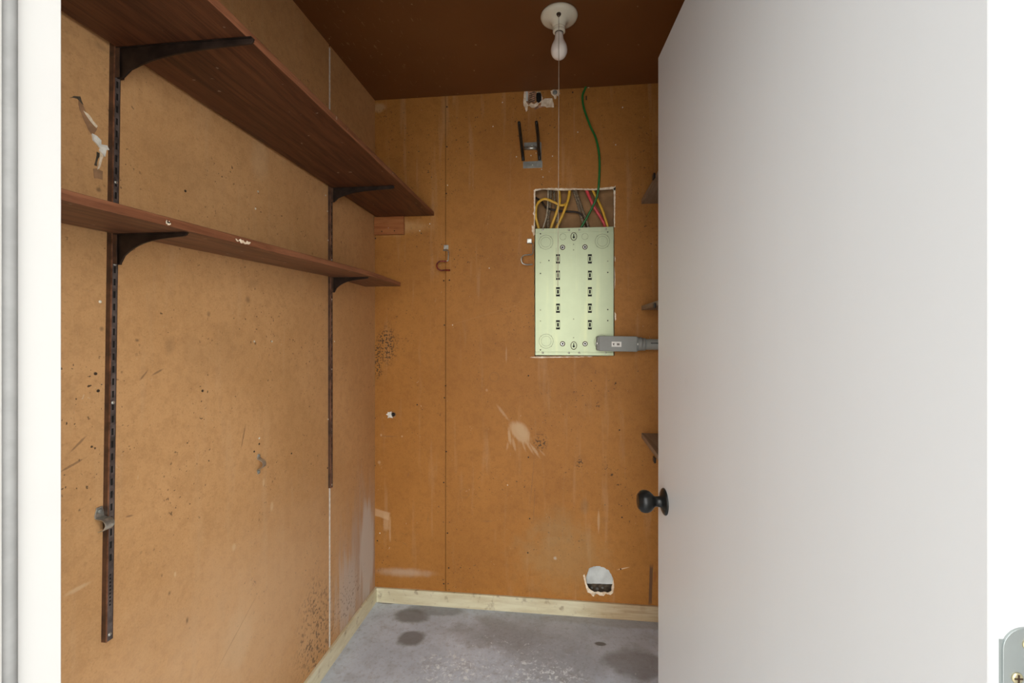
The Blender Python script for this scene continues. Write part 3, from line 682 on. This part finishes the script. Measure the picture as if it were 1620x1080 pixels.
def plank(name, X0, X1, Y0, Y1, zf, th, mats, label, cat, group=None, bev=0.002, edge_side=1, seglen=0.12, wob=0.0006):
    """board running along y; zf(y) gives its underside; front edge in its own wood"""
    t = thing(name, label, cat, ((X0 + X1) / 2, Y0, zf(Y0)), group)
    bm = bmesh.new(); n = max(2, int((Y1 - Y0) / seglen)); rr = random.Random(int(X1 * 1000) + 5); prev = None
    for i in range(n + 1):
        y = Y0 + (Y1 - Y0) * i / n; z = zf(y); wv = rr.uniform(-wob, wob) * 2
        ring = [bm.verts.new(v) for v in ((X0, y, z), (X1 + wv, y, z), (X1 + wv, y, z + th), (X0, y, z + th))]
        if prev:
            for a_, b2, mi in ((0, 1, 0), (1, 2, 1), (2, 3, 0), (3, 0, 1)):
                f = bm.faces.new((prev[a_], prev[b2], ring[b2], ring[a_])); f.material_index = mi
        else: bm.faces.new(ring)
        prev = ring
    bm.faces.new(prev)
    link('board', bm, mats, t, bevel=bev)
    return t
zfU = lambda y: zA + 0.0005 + (zB - zA) * (y - yA) / (yB - yA)
zfL = lambda y: zC_ + 0.0005 + (zD - zC_) * (y - yA) / (yB - yA) - (max(0, y - yB) * 0.045)
plank('wall_shelf', XS + 0.0005, -0.626, 0.43, YB - 0.006, zfU, 0.019, [M['shelf'], M['edge']], 'wide dark walnut-stained shelf board high on the left wall', 'shelf', 'dark shelf boards on the left wall')
nsh = plank('wall_shelf', XS + 0.0005, -0.744, 0.43, on_x(634, 449, -0.744).y, zfL, 0.018, [M['shelf_low'], M['edge']], 'narrow brown shelf board below the wide one', 'shelf', 'dark shelf boards on the left wall')
def streak(px0, px1, parent, X, zf, th, mat):
    a = on_x(px0, 380, X).y; b2 = on_x(px1, 380, X).y
    bm = bmesh.new(); pts = []
    n = 12
    for i in range(n + 1): y = a + (b2 - a) * i / n; pts.append((X + .0003, y, zf(y) + th * (0.50 + 0.22 * math.sin(i * 1.7 + px0) * math.sin(i * .6))))
    for i in range(n, -1, -1): y = a + (b2 - a) * i / n; pts.append((X + .0003, y, zf(y) + th * (0.06 + 0.30 * abs(math.sin(i * 1.3 + 1)) * (i % 3 == 0) + 0.4 * abs(i - 6) / 6.0 * 0.5)))
    prism(bm, pts, (0.0006, 0, 0)); link('bare_chip', bm, mat, parent)
streak(372, 396, nsh, -0.7434, zfL, 0.018, M['gypsum']); streak(262, 270, nsh, -0.7434, zfL, 0.016, M['gypsum'])

# shelves on the right wall, only their ends show past the door
XF = B(1014.5, 322).x
def rshelf(py, th, label, w_=None):
    z = B(1016, py).z
    Yn = 1.30
    return plank('wall_shelf', XF, XR - 0.003, Yn, YB - 0.003, (lambda y: z), th, [M['grey_wood'], M['grey_wood']], label, 'shelf', 'weathered boards on the right wall'), z
_, zr1 = rshelf(323, 0.022, 'highest weathered grey board end past the door edge')
_, zr2 = rshelf(490.5, 0.020, 'middle weathered grey board end past the door edge, just above the grey conduit')
_, zr3 = rshelf(692, 0.022, 'lowest weathered grey board end past the door edge, above the door knob')
for nm, yy, z, lb in (('shelf_clip', on_x(1036, 300, XF).y, zr1, 'small black clip on the highest grey board'),
                      ('shelf_clip', on_x(1037, 485, XF).y, zr2, 'small black clip on the middle grey board'),
                      ('shelf_clip', on_x(1037, 735, XF).y, zr3 - 0.012, 'small black clip below the lowest grey board')):
    bm = bmesh.new(); zt_ = z + (0.030 if z > 1.8 else 0.012); box(bm, (XF - 0.008, yy - 0.016, zt_ - 0.020), (XF - 0.0005, yy + 0.016, zt_))
    tag(link(nm, bm, M['vinyl_black'], bevel=0.002), lb, 'clip', 'black clips on the grey boards')

# cedar block below the top shelf
a = B(594.5, 343, 0.02); b_ = B(638.5, 370, 0.02)
bm = bmesh.new(); box(bm, (XL + 0.003, YB - 0.020, b_.z), (b_.x, YB - 0.0005, a.z))
blk = tag(link('wood_block', bm, M['block'], bevel=0.002), 'reddish brown wooden block in the corner under the top shelf', 'wood block')
for p in ((604, 366), (624, 365)): dot(B(p[0], p[1], 0.020), (0, -1, 0), 0.003, M['nail'], blk, 'nail_head')

# ------------------------------------------------------------------ electrical box (seen from its back)
PF = 0.010        # how far its face stands proud of the wall
def pxz(px, py): p = B(px, py, PF); return p
a = pxz(846.5, 361.5); b_ = pxz(971, 562)
pan = thing('electrical_box', 'pale green-grey metal electrical box back set into the wall opening', 'electrical box', ((a.x + b_.x) / 2, YB - PF, b_.z))
bm = bmesh.new(); box(bm, (a.x, YB - PF, b_.z), (b_.x, YB + 0.07, a.z)); link('housing', bm, M['galv'], pan, bevel=0.0015)
bm = bmesh.new(); q0 = pxz(846, 361.5); q1 = pxz(971, 366)
box(bm, (a.x + .001, YB - PF - 0.0022, q1.z), (b_.x - .001, YB - PF, q0.z - .001)); link('top_flange', bm, M['galv'], pan, bevel=0.0008)
q0 = pxz(846, 556.5); box_z = pxz(846, 562).z
bm = bmesh.new(); box(bm, (a.x + .001, YB - PF - 0.0022, box_z + .001), (b_.x - .001, YB - PF, q0.z)); link('bottom_flange', bm, M['galv'], pan, bevel=0.0008)
YP = YB - PF
def ringm(px, py, r, wd, mat, name, parent=pan, th=0.0006, sz=1.0, fill=False):
    q = pxz(px, py); bm = bmesh.new(); n = 40
    o_ = [(q.x + r * math.cos(2 * math.pi * k / n), q.z + r * sz * math.sin(2 * math.pi * k / n)) for k in range(n)]
    i_ = [(q.x + (r - wd) * math.cos(2 * math.pi * k / n), q.z + (r * sz - wd) * math.sin(2 * math.pi * k / n)) for k in range(n)]
    sheet(bm, [o_] if fill else [o_, i_], YP - th, YP - 0.00005); return link(name, bm, mat, parent)
def pt(px, py, r, mat, parent, name='screw_hole', th=0.0007):
    q = pxz(px, py); bm = bmesh.new(); lathe(bm, [(0, r), (th, r), (th, 0)], (q.x, YP, q.z), (0, -1, 0), 14); return link(name, bm, mat, parent)
MP = 0.00297
for (px, py) in ((863.5, 383), (953, 381.5), (864, 539.5), (951.5, 541)):
    k_ = ringm(px, py, 11.4 * MP, 0.0013, M['galv_line'], 'knockout')
    ringm(px, py, 8.0 * MP, 0.0010, M['galv_line'], 'inner_ring', k_)
    for s_ in (-1, 1):
        for t_ in (-1, 1): pt(px + s_ * 8.2, py + t_ * 8.2, 0.0014, M['nail'], k_, 'tab_dot')
for (px, py) in ((890.5, 374.5), (925.3, 374)): 
    k_ = ringm(px, py, 5.0 * MP, 0.0010, M['galv_line'], 'small_knockout')
    for s_, t_ in ((-1, -1), (1, 1)): pt(px + s_ * 3.4, py + t_ * 3.4, 0.0012, M['nail'], k_, 'tab_dot')
for (px, py) in ((907.7, 374), (907.7, 546.5)):
    k_ = ringm(px, py, 5.0 * MP, 0.0030, M['nail'], 'keyhole', sz=1.3, th=0.0014)
    pt(px, py + 1.2, 0.0052, M['black'], k_, 'slot_round')
    q = pxz(px, py - 1.8); bm = bmesh.new(); box(bm, (q.x - .0022, YP - .0007, q.z - .006), (q.x + .0022, YP, q.z + .006)); link('slot_neck', bm, M['black'], k_)
for (px, py) in ((890, 391.2), (925.4, 390.6), (890, 543.6), (925.6, 543.6)):
    k_ = ringm(px, py, 4.0 * MP, 0.0045, M['nail'], 'grommet', th=0.0016)
    ringm(px, py, 2.5 * MP, 0.0028, M['zinc'], 'washer', k_, th=0.0010)
    pt(px, py, 0.0050, M['black'], k_, 'eyelet', 0.0014)
for cx_ in (882.7, 933.2):
    for cy_ in (409.4, 435.3, 461.4, 487.4, 513.6):
        q = pxz(cx_, cy_); w2, h2 = 0.0090, 0.0215
        bm = bmesh.new()
        box(bm, (q.x - w2, YP - .0009, q.z + h2 - .008), (q.x + w2, YP, q.z + h2), 0); box(bm, (q.x - w2, YP - .0009, q.z - h2), (q.x + w2, YP, q.z - h2 + .008), 0)
        box(bm, (q.x - w2, YP - .0010, q.z - h2 + .0082), (q.x + w2, YP, q.z + h2 - .0082), 0); box(bm, (q.x - w2 + .0016, YP - .0022, q.z - h2 + .0090), (q.x + w2 - .0016, YP - .0011, q.z + h2 - .0090), 1)
        box(bm, (q.x - .0042, YP - .0028, q.z - .0090), (q.x + .0042, YP - .0023, q.z + .0090), 0)
        link('mounting_slot', bm, [M['black'], M['galv']], pan)
for (px, py, d_) in ((855, 369.7, 1), (961.4, 366.8, 1), (868.5, 412, 1), (855, 432.5, 1), (855, 415.3, 0), (961.5, 430.8, 1), (961.5, 413, 0), (961.5, 489.5, 1), (961.5, 507, 1), (855, 490.2, 0), (855, 507.6, 0), (855, 553.3, 1), (907.5, 386.4, 0), (907.5, 395.2, 0), (907.5, 504.5, 0), (907.5, 534, 0)):
    pt(px, py, 0.0030 if d_ else 0.0026, M['black'] if d_ else M['galv_line'], pan)
for (px, py) in ((859, 364), (900, 364), (916.5, 364), (958.5, 362.5), (858.7, 557.8), (900, 557.8), (916.3, 557.8), (958, 558)):
    q = pxz(px, py); bm = bmesh.new(); lathe(bm, [(0, .0046), (.0032, .0044), (.0045, .0025), (.0047, 0)], (q.x, YP - .002, q.z), (0, -1, 0), 16); link('screw', bm, M['zinc'], pan, smooth=True)
bm = bmesh.new(); q0 = pxz(880, 400); box(bm, (q0.x - .0004, YP - .0004, pxz(880, 450).z), (q0.x + .0004, YP, pxz(880, 392).z)); link('string_shadow', bm, M['galv_line'], pan)  # thin dark line laid on the face as the pull string's shadow

# ------------------------------------------------------------------ conduit
cb = B(978, 543, 0.06); YC = YB - 0.045
cond = thing('conduit_fitting', 'grey plastic conduit elbow box at the lower right of the electrical box', 'conduit', (cb.x, YC, cb.z))
q0 = on_y(947, 531.5, YB - 0.070); q1 = on_y(1009, 556, YB - 0.070)
tilt = math.radians(0.9)
cm = Matrix.Translation(((q0.x + q1.x) / 2, YC, (q0.z + q1.z) / 2)) @ Matrix.Rotation(tilt, 4, 'Y')
hw, hh = (q1.x - q0.x) / 2, (q0.z - q1.z) / 2
bm = bmesh.new(); box(bm, (-hw - .008, -0.020, -hh * .93), (hw + .005, YB - PF - YC - 0.0005 if False else 0.034, hh * .93), M4=cm); link('body', bm, M['pvc'], cond, bevel=0.006, seg=4)
bm = bmesh.new(); box(bm, (-hw + .002, -0.0265, -hh), (hw - .002, -0.0203, hh), M4=cm); link('cover', bm, M['pvc'], cond, bevel=0.003, seg=3)
lx, lz, lw, lh = (975.5 - 978.0) * 0.00288, (543.7 - 543) * -0.00288, 0.0215, 0.0115
bm = bmesh.new(); box(bm, (lx - lw, -0.0270, lz - lh), (lx + lw, -0.0266, lz + lh), M4=cm); lb = link('label_sticker', bm, M['sticker'], cond)
bm = bmesh.new()
for (x, z, w_, h_) in ((-.013, .002, .004, .001), (-.0115, 0, .001, .006), (-.0135, -.001, .001, .003), (.0075, .004, .006, .0009), (.0075, .0015, .006, .0009), (.0075, -.001, .006, .0009), (.0075, -.0035, .006, .0009)):
    box(bm, (lx + x - w_, -0.0273, lz + z - h_), (lx + x + w_, -0.0271, lz + z + h_), M4=cm)
link('print', bm, M['nail'], lb)
for x in (-hw - .0045, hw + .001):
    bm = bmesh.new(); lathe(bm, [(0, .0050), (.004, .0050), (.0055, .003), (.0055, 0)], cm @ Vector((x, -0.0195, 0)), (0, -1, 0), 16); link('screw', bm, M['zinc'], cond, smooth=True)
    bm = bmesh.new(); lathe(bm, [(0, .009), (.003, .009), (.003, 0)], cm @ Vector((x, -0.0185, 0)), (0, -1, 0), 20); link('screw_boss', bm, M['pvc'], cond, smooth=False)
bm = bmesh.new(); lathe(bm, [(0, .030), (.018, .030), (.021, .028), (.021, .02)], cm @ Vector((hw + .003, 0.004, 0)), (1, 0, 0), 32); link('hub', bm, M['pvc'], cond, smooth=True)
bm = bmesh.new(); p_ = cm @ Vector((hw + .026, 0.004, -0.001)); tube(bm, [p_, (XR - 0.001, p_.y, p_.z)], 0.0245, 28, up=Vector((0, 0, 1)))
pipe = link('pipe', bm, M['pvc'], cond, smooth=True)
bm = bmesh.new(); lathe(bm, [(0, .0278), (.001, .0282), (.014, .0282), (.015, .027)], p_ + Vector((-0.004, 0, 0)), (1, 0, 0), 28); link('coupling', bm, M['pvc'], cond, smooth=True)
bm = bmesh.new()
for k in range(9):
    x = p_.x + 0.033 + k * 0.0042
    for s_ in (-1, 1) if k % 2 else (0,):
        v = Vector((x, p_.y - 0.02455 * math.cos(.25), p_.z + 0.0245 * math.sin(.25) + s_ * .0016)); box(bm, (v.x - .0017, v.y - .0010, v.z - .0020), (v.x + .0010, v.y + .0008, v.z + .0016))
link('print', bm, M['black'], pipe)

# ------------------------------------------------------------------ cables in the opening
def cable(name, pts, r, mat, label, group=None, flat=1.0, cat='cable'):
    P = [on_y(px, py, YB + d) for px, py, d in pts]
    bm = bmesh.new(); tube(bm, spline(P, 8), r, 10, flat=flat); return tag(link(name, bm, mat, smooth=True), label, cat, group)
ztp = 288
cable('cable', [(902, 285, .030), (902, 300, .028), (900, 312, .022), (896, 322, .018), (888, 324.5, .014), (879, 321, .012), (868, 316, .010), (860, 315, .008), (852, 320, .006), (847.8, 330, .005), (848, 345, .006), (852, 360, .014), (855, 372, .03)], 0.0060, M['yellow'], 'yellow cable looping left at the edge of the wall opening', 'yellow cables above the electrical box', 0.45)
cable('cable', [(883.5, 285, .020), (884, 300, .016), (885.5, 315, .008), (883, 328, .006), (877, 345, .010), (871.5, 361, .018), (869, 372, .03)], 0.0062, M['yellow'], 'yellow cable left of the other straight one above the box', 'yellow cables above the electrical box', 0.5)
cable('cable', [(901, 285, .014), (901, 300, .014), (899, 315, .012), (894, 330, .012), (887, 347, .014), (880, 361, .018), (876, 372, .03)], 0.0062, M['yellow'], 'yellow cable bending right of the two straight ones', 'yellow cables above the electrical box', 0.5)
cable('cable', [(934, 285, .020), (938, 301, .018), (944, 313, .016), (952, 330, .012), (958, 347, .010), (961.5, 360, .012), (963.5, 372, .018)], 0.0058, M['yellow'], 'yellow cable beside the red one at the right', 'yellow cables above the electrical box', 0.5)
cable('cable', [(922, 285, .020), (928, 301, .016), (935, 317, .012), (940, 327, .016), (948, 340, .024), (955, 352, .030), (957.5, 361, .036), (958, 372, .042)], 0.0072, M['red'], 'red cable slanting down into the top of the box', None, 0.6)
cable('cable', [(867, 285, .022), (867, 305, .020), (866.5, 325, .020), (864, 345, .020), (859, 361, .022), (857, 372, .03)], 0.0040, M['white_cable'], 'thin dusty white cable behind the yellow loop', None, 1.0)
cable('cable', [(904, 285, .036), (909, 305, .034), (915, 325, .032), (920, 345, .030), (925, 362, .030), (927, 372, .034)], 0.0062, M['braid'], 'dark braided cable slanting behind the green wire, left of its pair', 'dark braided cables in the wall opening', 0.7)
cable('cable', [(907, 285, .024), (912, 305, .022), (918, 322, .020), (923, 336, .020), (928, 350, .022), (932, 364, .028), (934, 372, .034)], 0.0060, M['braid'], 'braided cable with pale flecks slanting to the green wire', 'dark braided cables in the wall opening', 0.7)
cable('cable', [(871, 285, .040), (871, 305, .040), (870, 325, .040), (867, 345, .040), (866, 372, .045)], 0.0068, M['braid'], 'dark braided cable hanging straight behind the left yellow cables', 'dark braided cables in the wall opening', 0.7)
cable('cable', [(875, 285, .050), (877, 310, .052), (880, 330, .052), (881, 350, .052), (884, 372, .052)], 0.0052, M['braid'], 'dark braided cable farthest back, behind the middle yellow cable', 'dark braided cables in the wall opening', 0.7)
cable('cable', [(838, 309, .034), (848, 313, .034), (857, 319, .034), (864, 328, .033), (874, 331.5, .030), (888, 334, .032), (900, 334.5, .032), (914, 336, .028), (922, 341, .026), (927, 350, .028), (929, 362, .034)], 0.0048, M['bracket'], 'dark cable crossing the wall opening sideways behind the yellow ones', None, 1.0)
# green wire over the wall
gp = [(928, 134.5, .004), (925, 142, .006), (921.5, 152, .010), (923, 168, .014), (928, 184, .018), (935, 202, .022), (942, 217, .024), (947, 238, .024), (948.5, 258, .022), (948, 280, .018), (946.5, 300, .012), (943, 315, .004), (936, 330, -.004), (928, 345, -.012), (920, 359, -.020), (916, 370, -.03)]
cable('green_wire', [(a_, b2, -d_) for a_, b2, d_ in gp], 0.0050, M['green'], 'green ground wire curving down the back wall from the ceiling', None, 1.0, 'wire')
dot(B(931, 137), (0, -1, 0), 0.006, M['chalk'], wb, 'filler_dot')
bm = bmesh.new(); q = B(927.5, 155); box(bm, (q.x - .003, YB - .0008, q.z - .010), (q.x + .003, YB - .0001, q.z + .010)); link('nail_slot', bm, M['nail'], wb)

# ------------------------------------------------------------------ ceiling lamp with pull string
lc = Vector(on_z(884.5, 24, ZC)); 
lamp = thing('ceiling_lamp', 'off-white porcelain lampholder with a bare bulb on the ceiling', 'lamp', (lc.x, lc.y, ZC))
bm = bmesh.new(); lathe(bm, [(0, .0655), (.006, .0665), (.012, .0640), (.016, .056), (.020, .040), (.025, .030), (.032, .0255), (.045, .0215)], lc, (0, 0, -1), 48); link('base', bm, M['porcelain'], lamp, smooth=True)
bm = bmesh.new(); lathe(bm, [(.044, .0205), (.046, .0225), (.052, .0225), (.054, .0205), (.056, .0225), (.061, .0222), (.063, .019), (.063, .010)], lc, (0, 0, -1), 40); link('socket', bm, M['porcelain'], lamp, smooth=True)
bm = bmesh.new(); lathe(bm, [(.062, .0150), (.064, .0152), (.0645, .0150), (.066, .0150)], lc, (0, 0, -1), 32); link('socket_rim', bm, M['nail'], lamp, smooth=True)
bm = bmesh.new(); lathe(bm, [(.064, .0143), (.076, .0150), (.088, .0170), (.098, .0215), (.108, .0265), (.118, .0293), (.127, .0300), (.136, .0288), (.145, .0250), (.152, .0190), (.157, .0110), (.1590, .0050), (.1593, 0)], lc, (0, 0, -1), 40); link('light_bulb', bm, M['bulb'], lamp, smooth=True)
for (dx, dy) in ((-.037, -.015), (.037, .012)):
    bm = bmesh.new(); lathe(bm, [(0, .004), (.002, .004), (.003, 0)], lc + Vector((dx, dy, -.0165)), (0, 0, -1), 12); link('screw', bm, M['nail'], lamp)
sp_ = on_y(883.8, 24, lc.y - .034)
sx_ = lc.x * 0 + on_y(884, 24, lc.y - .034).x
bm = bmesh.new(); lathe(bm, [(0, .0085), (.006, .0085), (.012, .0050), (.016, .004), (.016, 0)], (sx_, lc.y - .034, ZC - .0155), (0, -.35, -1), 16); link('chain_nozzle', bm, M['nail'], lamp, smooth=True)
bm = bmesh.new(); zb_ = on_y(884, 452, lc.y - .042).z
tube(bm, spline([(sx_, lc.y - .038, ZC - .028), (sx_, lc.y - .043, ZC - .06), (sx_, lc.y - .043, ZC - .4), (sx_ - .003, lc.y - .043, zb_)], 6), 0.0011, 8, up=Vector((1, 0, 0))); link('pull_string', bm, M['string'], lamp, smooth=True)

# ------------------------------------------------------------------ tool hanger with two black prongs
th_ = thing('tool_hanger', 'grey steel wall hanger with two upturned black vinyl prongs', 'tool hanger', B(842, 262))
def plate(pxa, pya, pxb, pyb, y0_, y1_, mat, name, parent, bev=0.0008):
    a = on_y(pxa, pya, y0_); b2 = on_y(pxb, pyb, y0_); bm = bmesh.new(); box(bm, (a.x, y0_, b2.z), (b2.x, y1_, a.z)); return link(name, bm, mat, parent, bevel=bev)
plate(829, 225.5, 856, 234, YB - .004, YB - .0003, M['grey_metal'], 'back_plate', th_)
bm = bmesh.new(); a = B(829.5, 235.5); b2 = B(851, 235.5); tube(bm, [(a.x, YB - .009, a.z), (b2.x, YB - .009, b2.z)], 0.008, 16, up=Vector((0, 0, 1))); link('rolled_lip', bm, M['zinc'], th_, smooth=True)
plate(827.5, 255.5, 858, 265, YB - .003, YB - .0003, M['grey_metal'], 'foot_plate', th_)
plate(851.5, 226, 856.5, 256, YB - .0038, YB - .0003, M['grey_metal'], 'side_rail', th_)
for (bx, by, tx, ty2) in ((827.8, 254, 821, 193), (853.6, 253, 848.5, 192)):
    p0 = on_y(bx, by, YB - .010); pm = on_y(bx - 1.2, by - 12, YB - .030); p2 = on_y(tx + 2.6, 216, YB - .13); p3 = on_y(tx, ty2, YB - .21)
    bm = bmesh.new(); pth = spline([p0, pm, p2, p3], 8); tube(bm, pth, [0.0072] * (len(pth) - 1) + [0.0055], 14); link('prong', bm, M['vinyl_black'], th_, smooth=True)
for p in ((842, 230), (842.5, 260)): dot(B(p[0], p[1], .0042), (0, -1, 0), 0.0045, M['zinc'], th_, 'screw')

# ------------------------------------------------------------------ small J hooks
def jhook(pts_metal, pts_grip, grip_mat, label, head, r=0.0028):
    t = thing('utility_hook', label, 'hook', B(*head), 'small bent wire hooks on the back wall')
    a = on_y(head[0] - 3.6, head[1] - 3.4, YB - .005); b2 = on_y(head[0] + 3.6, head[1] + 3.4, YB - .005)
    bm = bmesh.new(); box(bm, (a.x, YB - .005, b2.z), (b2.x, YB - .0003, a.z)); link('head_plate', bm, M['zinc'], t, bevel=0.001)
    bm = bmesh.new(); tube(bm, spline([on_y(x, y, YB - d) for x, y, d in pts_metal], 6), r, 10); link('wire_shank', bm, M['zinc'], t, smooth=True)
    bm = bmesh.new(); tube(bm, spline([on_y(x, y, YB - d) for x, y, d in pts_grip], 6), r * 1.35, 10); link('hook_bend', bm, grip_mat, t, smooth=True)
    return t
jhook([(701, 395.8, .005), (706, 396, .008), (708.9, 397, .012), (709.5, 401, .016), (709.3, 408, .018), (708.6, 412, .020), (706.8, 413, .022)],
      [(706.5, 413.2, .022), (701, 413, .028), (695, 413.6, .034), (691.5, 417, .038), (691, 421, .040), (693, 425, .040), (698, 427.6, .036), (704, 427.3, .028), (712, 427.2, .014)], M['vinyl_red'], 'small hook with a worn red vinyl bend on the panel joint', (705.5, 390.8))
jhook([(833.5, 384.5, .005), (840, 384.8, .010), (842.8, 386, .014), (843.2, 394, .018), (842.8, 400, .020), (841, 402.6, .022)],
      [(841, 402.6, .022), (835, 403, .028), (828.5, 404, .034), (825.2, 408, .038), (824.9, 412, .038), (827, 416.5, .034), (833, 418.5, .028), (842.5, 418, .020)], M['zinc'], 'small bare silver hook half behind the electrical box', (837.5, 381), 0.0022)

# ------------------------------------------------------------------ pipe straps on the left wall
def strap(px, py_top, py_bot, wd, label, tail=True, out=0.026):
    a = L(px, py_top); b2 = L(px, py_bot); yc = (a.y + b2.y) / 2; H = a.z - b2.z
    t = thing('pipe_strap', label, 'pipe strap', (XL, yc, b2.z), 'galvanized pipe straps on the left wall')
    prof = []
    if tail:
        zz = [H, H * .80, H * .72, H * .62, H * .50, H * .38, H * .28, H * .20, 0]; xx = [.001, .001, .006, out * .85, out, out * .85, .006, .001, .001]
    else:
        zz = [H, H * .62, H * .52, H * .47, H * .34, H * .20, H * .06, 0.0]; xx = [.001, .001, .005, out * .75, out, out * .98, out * .72, out * .35]
    c = spline([(XL + x, yc, b2.z + z) for x, z in zip(xx, zz)], 5)
    bm = bmesh.new(); prev = None; th = 0.0016; n = len(c)
    for i, p in enumerate(c):
        tg = (c[min(i + 1, n - 1)] - c[max(i - 1, 0)]).normalized(); nr = Vector((-tg.z, 0, tg.x)); nr = nr if nr.x > 0 else -nr
        e = min(i, (n - 1 - i) if tail else n) / 4.0; ww = wd / 2 * min(1.0, 0.62 + 0.38 * e)
        ring = [bm.verts.new(v) for v in (p + Vector((0, -ww, 0)), p + Vector((0, ww, 0)), p + Vector((0, ww, 0)) + nr * th, p + Vector((0, -ww, 0)) + nr * th)]
        if prev:
            for q in range(4): bm.faces.new((prev[q], prev[(q + 1) % 4], ring[(q + 1) % 4], ring[q]))
        else: bm.faces.new(ring)
        prev = ring
    bm.faces.new(prev); link('band', bm, M['zinc'], t, smooth=False, bevel=0.0005)
    for zz_ in ([H * .9, H * .1] if tail else [H * .82]):
        bm = bmesh.new(); lathe(bm, [(0, .0046), (.0016, .0042), (.0024, .002), (.0024, 0)], (XL + .0026, yc, b2.z + zz_), (1, 0, 0), 14); link('screw', bm, M['grey_metal'], t, smooth=True)
strap(408.5, 717.5, 749.5, 0.015, 'galvanized pipe strap with two feet in the middle of the left wall', True, 0.020)
strap(156, 801.5, 838, 0.019, 'galvanized one-hole pipe strap beside the near shelf standard', False, 0.024)
